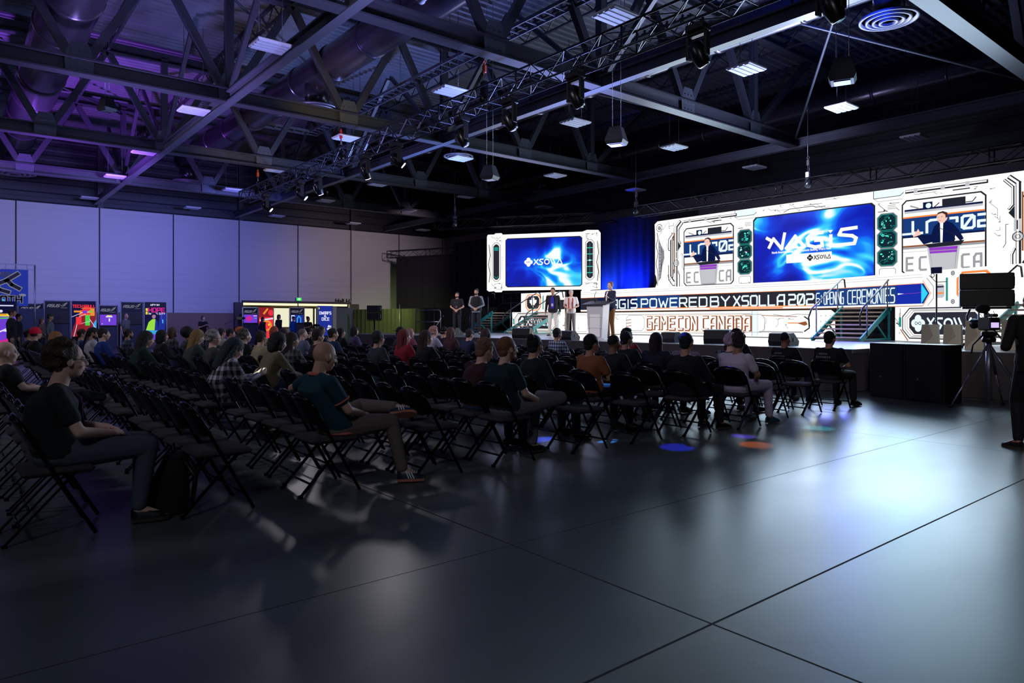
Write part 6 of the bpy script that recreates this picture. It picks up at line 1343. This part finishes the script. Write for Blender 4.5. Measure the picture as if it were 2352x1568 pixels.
# standing figures
PS = [standing(), standing(el=[(.24, -.06, 1.12), (-.24, -.06, 1.12)], wr=[(.26, .02, .86), (-.26, .02, .86)], hd=[(0, .1, -1), (0, .1, -1)], hn=[(1, 0, 0), (-1, 0, 0)]),
      standing(el=[(.26, .05, 1.15), (-.26, .05, 1.15)], wr=[(.1, .28, 1.25), (-.1, .28, 1.22)], hd=[(-.4, .8, .4), (.4, .8, .4)], hn=[(.6, 0, .5), (-.6, 0, .5)])]
SM = {(i, s): fig_meshes('stand%d%s' % (i, s), PS[i], .012, s) for i in range(3) for s in ('short', 'long')}
def to(x, y, tx, ty): return math.atan2(ty-y, tx-x)-PI/2
STD = [
 ((-26, 1.61, 0), -.2, 1, 'long', S2, (18, 20, 28), (20, 20, 26), 'short', (30, 22, 20), 1.0, 'standing man in a dark coat at the left edge before the purple poster'),
 ((-30, 2.05, 0), -.2, 1, 'long', S2, (22, 26, 44), (20, 20, 26), 'short', (24, 18, 18), .93, 'standing man in a navy jacket just right of the dark-coated man'),
 ((-30, 2.98, 0), -.3, 1, 'long', S1, (110, 116, 130), (30, 30, 40), 'cap', (60, 90, 84), .93, 'standing person in a grey hoodie and green-white cap'),
 ((-33, 3.0, 0), -.6, 0, 'long', S1, (110, 90, 80), (30, 30, 40), 'bob', (150, 96, 60), .85, 'standing person with light brown hair behind the red beanie'),
 ((-33, 5.95, 0), -.8, 1, 'short', S4, (110, 116, 122), (26, 26, 34), 'buzz', (170, 130, 116), .97, 'standing bald man in a grey tee before the black ASUS board'),
 ((-34, 9.3, 0), -1.2, 2, 'short', S4, (14, 14, 18), (22, 22, 28), 'short', (110, 60, 40), .92, 'standing person in a black tee alone against the taupe wall'),
 ((-37.2, 13.2, 0), -1.0, 1, 'long', S1, (16, 18, 26), (22, 22, 28), 'bob', (24, 18, 20), .9, 'standing person with dark bob before the map display'),
 ((-37, 14.0, 0), -1.0, 1, 'short', S4, (24, 22, 24), (22, 22, 28), 'bob', (110, 60, 40), .98, 'standing person with red-brown hair before the glowing red poster'),
 ((-36.5, 14.6, 0), -1.0, 1, 'long', S2, (20, 90, 170), (22, 22, 28), 'cap', (30, 26, 30), .92, 'standing person in a bright blue jacket and cap by the arch display'),
 ((-31, 13.1, 0), -1.2, 2, 'short', S2, (20, 18, 24), (22, 22, 28), 'bun', (24, 18, 20), .9, 'standing person filming with a handheld camera before the blue poster'),
]
for loc, rz, pi_, sl, sk, top, bot, hair, hc, sc, lab in STD:
    person(lab, loc, rz+to(loc[0], loc[1], -12, 18)*0-.0, PS[pi_], SM[(pi_, sl)], sk, top, bot, (20, 20, 24), hair, hc, sc=sc, topn='jacket' if sl == 'long' else 'shirt')
T = thing('video_camera', 'handheld video camera with lens held by the filming person', 'camera', (-30.75, 13.3, 1.16), -1.2); m = MB(); m.bev((0, .05, 0), (.12, .2, .12), .015); m.build('body', blackp, T); m = MB(); m.tube([(0, .15, 0), (0, .3, 0)], .045, 10); m.build('lens', blackm, T); m = MB(); m.box((-.09, 0, .02), (.06, .01, .06)); m.build('viewfinder', glow('vf', (170, 40, 60), 1.), T)
# stage people
sp = [((-24.4, 16.9, .83), to(-24.4, 16.9, -14, 6), 0, 'short', S1, (30, 26, 34), (26, 28, 40), 'short', (40, 28, 26), 1.01, True, 'man in a black short-sleeved shirt standing at the left end of the stage', (90, 90, 110)),
      ((-22.2, 16.3, .83), to(-22.2, 16.3, -13, 6), 0, 'long', S1, None, (30, 34, 46), 'short', (34, 24, 22), 1.04, True, 'bearded man in grey shirt and dark vest standing near the left steps', (90, 90, 110)),
      ((-18.5, 17.0, .83), to(-18.5, 17, -9, 5), 1, 'long', S2, (22, 20, 26), (238, 232, 222), 'short', (26, 20, 20), 1.0, False, 'man in dark jacket, blue shirt and white trousers left of the lectern', (200, 200, 220)),
      ((-18.7, 18.1, .83), to(-18.7, 18.1, -9, 5), 0, 'short', S4, (245, 235, 230), (150, 138, 132), 'short', (200, 190, 186), .98, False, 'man in a white and orange shirt with grey trousers beside the lectern', None)]
for loc, rz, pi_, sl, sk, top, bot, hair, hc, sc, brd, lab, lan in sp:
    T = person(lab, loc, rz, PS[pi_], SM[(pi_, sl)], sk, top or (150, 156, 172), bot, (40, 30, 28), hair, hc, sc=sc, beard=brd, eyes=True, topn='jacket' if top == (22, 20, 26) else 'shirt', lanyard=lan)
    if top is None:
        m = MB(); m.loft([((0, 0, .9), .215, .165, 0), ((0, 0, 1.08), .2, .16, 0), ((0, -.01, 1.28), .215, .17, 0), ((0, -.005, 1.38), .19, .15, 0), ((0, -.015, 1.45), .11, .11, 0)], 18); attach(T, 'vest', realize(m, 'vestm', .012, 0), col((26, 24, 30)))
    if top == (22, 20, 26):
        m = MB(); m.add([(-.06, .146, .98), (.06, .146, .98), (.075, .148, 1.2), (.05, .145, 1.36), (.0, .1, 1.44), (-.05, .145, 1.36), (-.075, .148, 1.2)], [(0, 1, 2, 3, 4, 5, 6)]); m.build('shirt_front', col((50, 40, 170)), T)
    if top == (245, 235, 230):
        m = MB()
        for s in (-1, 1): m.add([(s*.05, .15, .95), (s*.09, .148, .95), (s*.1, .15, 1.25), (s*.1, .12, 1.42), (s*.06, .13, 1.42), (s*.06, .155, 1.25)], [(0, 1, 2, 3, 4, 5)])
        m.build('stripe', col((225, 80, 50)), T)
P = standing(hr=(0, 0, .5), el=[(.28, .02, 1.14), (-.3, .1, 1.14)], wr=[(.2, .3, 1.08), (-.38, .32, 1.22)], hd=[(0, 1, -.1), (-.4, .7, .5)], hn=[(0, 0, 1), (-.4, -.6, .6)])
T = person('speaker in a navy jacket standing behind the lectern, one hand raised', (-14.55, 15.75, .83), PI-.25, P, fig_meshes('presenter', P, .009, 'long'), S4, (24, 24, 58), (150, 96, 50), (40, 30, 28), 'short', (120, 70, 60), eyes=True, topn='jacket')
m = MB(); m.add([(-.025, .15, 1.0), (.025, .15, 1.0), (.03, .15, 1.3), (.04, .1, 1.43), (-.04, .1, 1.43), (-.03, .15, 1.3)], [(0, 1, 2, 3, 4, 5)]); m.build('white_shirt_front', col((235, 230, 240)), T)
# big dark standing person at right edge
P = standing(hr=(0, 0, .3), che=(0, .03, 1.26), shz=1.38, neck=(0, .06, 1.42), head=(0, .12, 1.58), hip=[(.09, 0, .9), (-.09, 0, .9)], kn=[(.12, .08, .5), (-.13, .16, .5)], an=[(.14, -.12, .09), (-.16, .0, .09)], toe=[(.3, 1, 0), (-.5, .85, 0)], el=[(.26, -.04, 1.1), (-.3, -.08, 1.1)], wr=[(.2, .24, 1.12), (-.2, .22, 1.1)], hd=[(-.2, 1, 0), (.3, 1, 0)], fat=1.08)
person('person in black clothes and lace-up shoes standing in silhouette at the right edge', (-2.22, 9.03, 0), .55, P, fig_meshes('man_edge', P, .009, 'long'), S2, (12, 12, 16), (12, 13, 20), (30, 20, 20), 'short', (20, 16, 16), topn='jacket')

# ------------------------------------------------------------ lamps
def lamp(kind, name, loc, tgt, rgb, e, size=.2, ang=45, blend=.6, sy=None):
    l = bpy.data.lights.new(name, kind); l.color = lin(rgb); l.energy = e
    if kind == 'SPOT': l.spot_size = math.radians(ang); l.spot_blend = blend; l.shadow_soft_size = size
    elif kind == 'AREA':
        l.size = size
        if sy: l.shape = 'RECTANGLE'; l.size_y = sy
    else: l.shadow_soft_size = size
    o = bpy.data.objects.new(name, l); COL.objects.link(o); o.location = loc
    d = V(tgt)-V(loc); o.rotation_euler = d.to_track_quat('-Z', 'Y').to_euler()
    return o
RSPOT = [(-4.26, 6.99, (255, 120, 20), 7000, 3.2), (-4.15, 8.1, (255, 190, 20), 7000, 3.2), (-4.75, 6.2, (40, 50, 255), 4000, 3), (-4.45, 8.7, (40, 200, 220), 5000, 3.4), (-5.9, 8.0, (255, 210, 60), 5000, 3), (-6.0, 5.4, (60, 90, 255), 9000, 2.6), (-5.55, 5.9, (70, 150, 255), 7000, 2.4), (-4.7, 7.4, (110, 60, 255), 5000, 2.4)]
W_ = SC.world = bpy.data.worlds.new('world'); W_.use_nodes = True
W_.node_tree.nodes['Background'].inputs[0].default_value = (.25, .32, .6, 1); W_.node_tree.nodes['Background'].inputs[1].default_value = .02
# wall washes
def L(n, loc, tgt, c, e, size=.3, ang=80, bl=1): return lamp('SPOT', n, loc, tgt, c, e, size, ang, bl)
L('wall_wash_blue', (-28, 11, 6.4), (-40, 10.5, 3.6), (118, 122, 240), 2700)
L('wall_wash_blue', (-27, 6, 6.4), (-40, 5, 3.8), (130, 130, 232), 2200)
L('wall_wash_pale', (-28, 0, 6.4), (-40, 0.5, 4.0), (145, 142, 220), 2200, ang=85)
L('wall_wash_warm', (-30, 20, 6.4), (-40, 20, 4), (210, 185, 200), 1300)
L('drape_green', (-33, 17.5, 3.2), (-35.5, 20, .9), (200, 220, 130), 700, ang=95)
# roof colour
L('roof_purple', (-27, 2, 3.0), (-30, 3.5, 10), (165, 95, 255), 11000, ang=95)
L('roof_blue', (-12, 13, 4.0), (-13, 9, 10.5), (105, 120, 200), 7500, ang=100)
L('duct_blue', (-6, 13.5, 6.6), (-7.5, 15.4, 8.4), (30, 70, 255), 900, .1, 70)
L('roof_cyan', (-20, 14, 3.0), (-22, 10, 10.5), (100, 120, 190), 8000, ang=110)
L('roof_near', (-9, 6, 3.5), (-12, 4, 10.5), (125, 122, 180), 5500, ang=110)
L('roof_near', (-18, 3, 3.0), (-20, 6, 10.5), (130, 115, 190), 6000, ang=110)
L('duct_warm', (-16, 7.5, 5.5), (-19, 8.9, 8.4), (255, 220, 130), 450, .1, 60)
L('roof_stage_fill', (-9, 18, 5.2), (-9, 16, 10.5), (120, 125, 160), 6000, ang=150)  # added dim fill for the roof over the stage
L('duct_warm', (-23, 7.5, 5.0), (-27, 8.9, 8.6), (255, 215, 150), 450, .1, 60)
# added unseen fill lamps behind and above the camera, aimed over the seats
L('seat_fill', (4, -5, 9), (-8, 4, .5), (190, 200, 210), 2100, .9, 85)
L('seat_fill', (-10, -6, 9), (-14, 6, .5), (185, 190, 205), 1900, .9, 95)
L('seat_fill', (-24, -3, 8.5), (-22, 9, .5), (185, 175, 215), 2200, .9, 95)
# stage front light
for i, (x, tx) in enumerate(((-24, -23.2), (-18.5, -18.4), (-14.5, -14.5), (-10, -12))):
    L('stage_spot', (x, 9.9, 6.0), (tx, 16.6, 1.2), (255, 240, 235), (1500, 1600, 1400, 1000)[i], .15, 34, .5)
# blue light on the drape behind the banner
L('drape_blue', (-20.4, 22.7, 2.3), (-20.4, 23.7, 3.1), (10, 40, 255), 4000, .1, 90)
L('drape_blue', (-22.0, 22.9, 2.4), (-21.8, 23.8, 3.2), (30, 70, 255), 2200, .1, 90)
lamp('AREA', 'screen_light', (-11.3, 20.75, 4.0), (-11.3, 0, 3.4), (200, 228, 250), 760, 11.5, sy=2.3)
lamp('AREA', 'screen_light', (-23.0, 20.0, 4.0), (-19.4, 13, 3.6), (190, 200, 255), 150, 4.6, sy=2.2)
lamp('AREA', 'band_light', (-15.6, 20.3, 1.35), (-15.6, 0, .9), (255, 240, 225), 130, 11, sy=.7)
lamp('AREA', 'sign_light', (-6.3, 18.6, 1.9), (-3.5, 12, .6), (200, 230, 255), 90, 4, sy=1.4)
L('stage_spot', (-5, 10, 6.0), (-4.8, 15, 1), (255, 240, 215), 350, .15, 30)
L('stage_spot', (-9, 10, 6.0), (-8.9, 19, 1.2), (255, 240, 215), 500, .15, 26)
L('skirt_fill', (-11, 3, 7), (-13, 13.4, .4), (230, 215, 215), 600, .4, 75)  # added fill lamps to brighten the stage skirt
L('skirt_fill', (0, 2, 7), (-4, 13.4, .4), (230, 215, 215), 400, .4, 60)
L('floor_fill', (-7, 19.5, 5.3), (-1, 3, 0), (150, 210, 245), 300, 2.6, 95)  # added fill to lift the right foreground floor
L('back_wall_fill', (-12, 19, 6.2), (-14, 26.6, 7.5), (140, 140, 170), 900, .4, 130)  # added dim fill for the upper back wall
L('truss_spot', (-23.3, 9.5, 5.7), (-11, 4, .5), (215, 210, 220), 300, .3, 60)
L('truss_spot', (-16.7, 9.5, 5.7), (-7, 3.5, .5), (215, 210, 220), 220, .3, 70)
for x, y, z, c, e, w, h in ((-9.1, 19.0, 2.3, (50, 50, 255), 90, .7, 2.0), (-7.35, 18.6, 2.2, (40, 210, 220), 14, .5, 1.2), (-9.9, 19.0, 2.0, (255, 250, 210), 14, .25, 1.6), (-11.6, 19.0, 1.6, (255, 190, 150), 10, .3, 1.2)):  # unseen area lamps added to put coloured streaks into the floor reflection
    lamp('AREA', 'streak_fill', (x, y, z), (x+4, y-10, z-1.5), c, e, w, sy=h)
# narrow spots added to stand in for coloured screen reflections on the floor
for x, y, c, e, a in RSPOT: L('reflection_spot', (x-3, 9.7, 6.0), (x, y, 0), c, e, .03, a, .4)
print('OBJ', len(bpy.data.objects))
for o in bpy.data.objects:
    l = o.get('label')
    if l and len(l.split()) > 16: print('LONG', o.name, l)
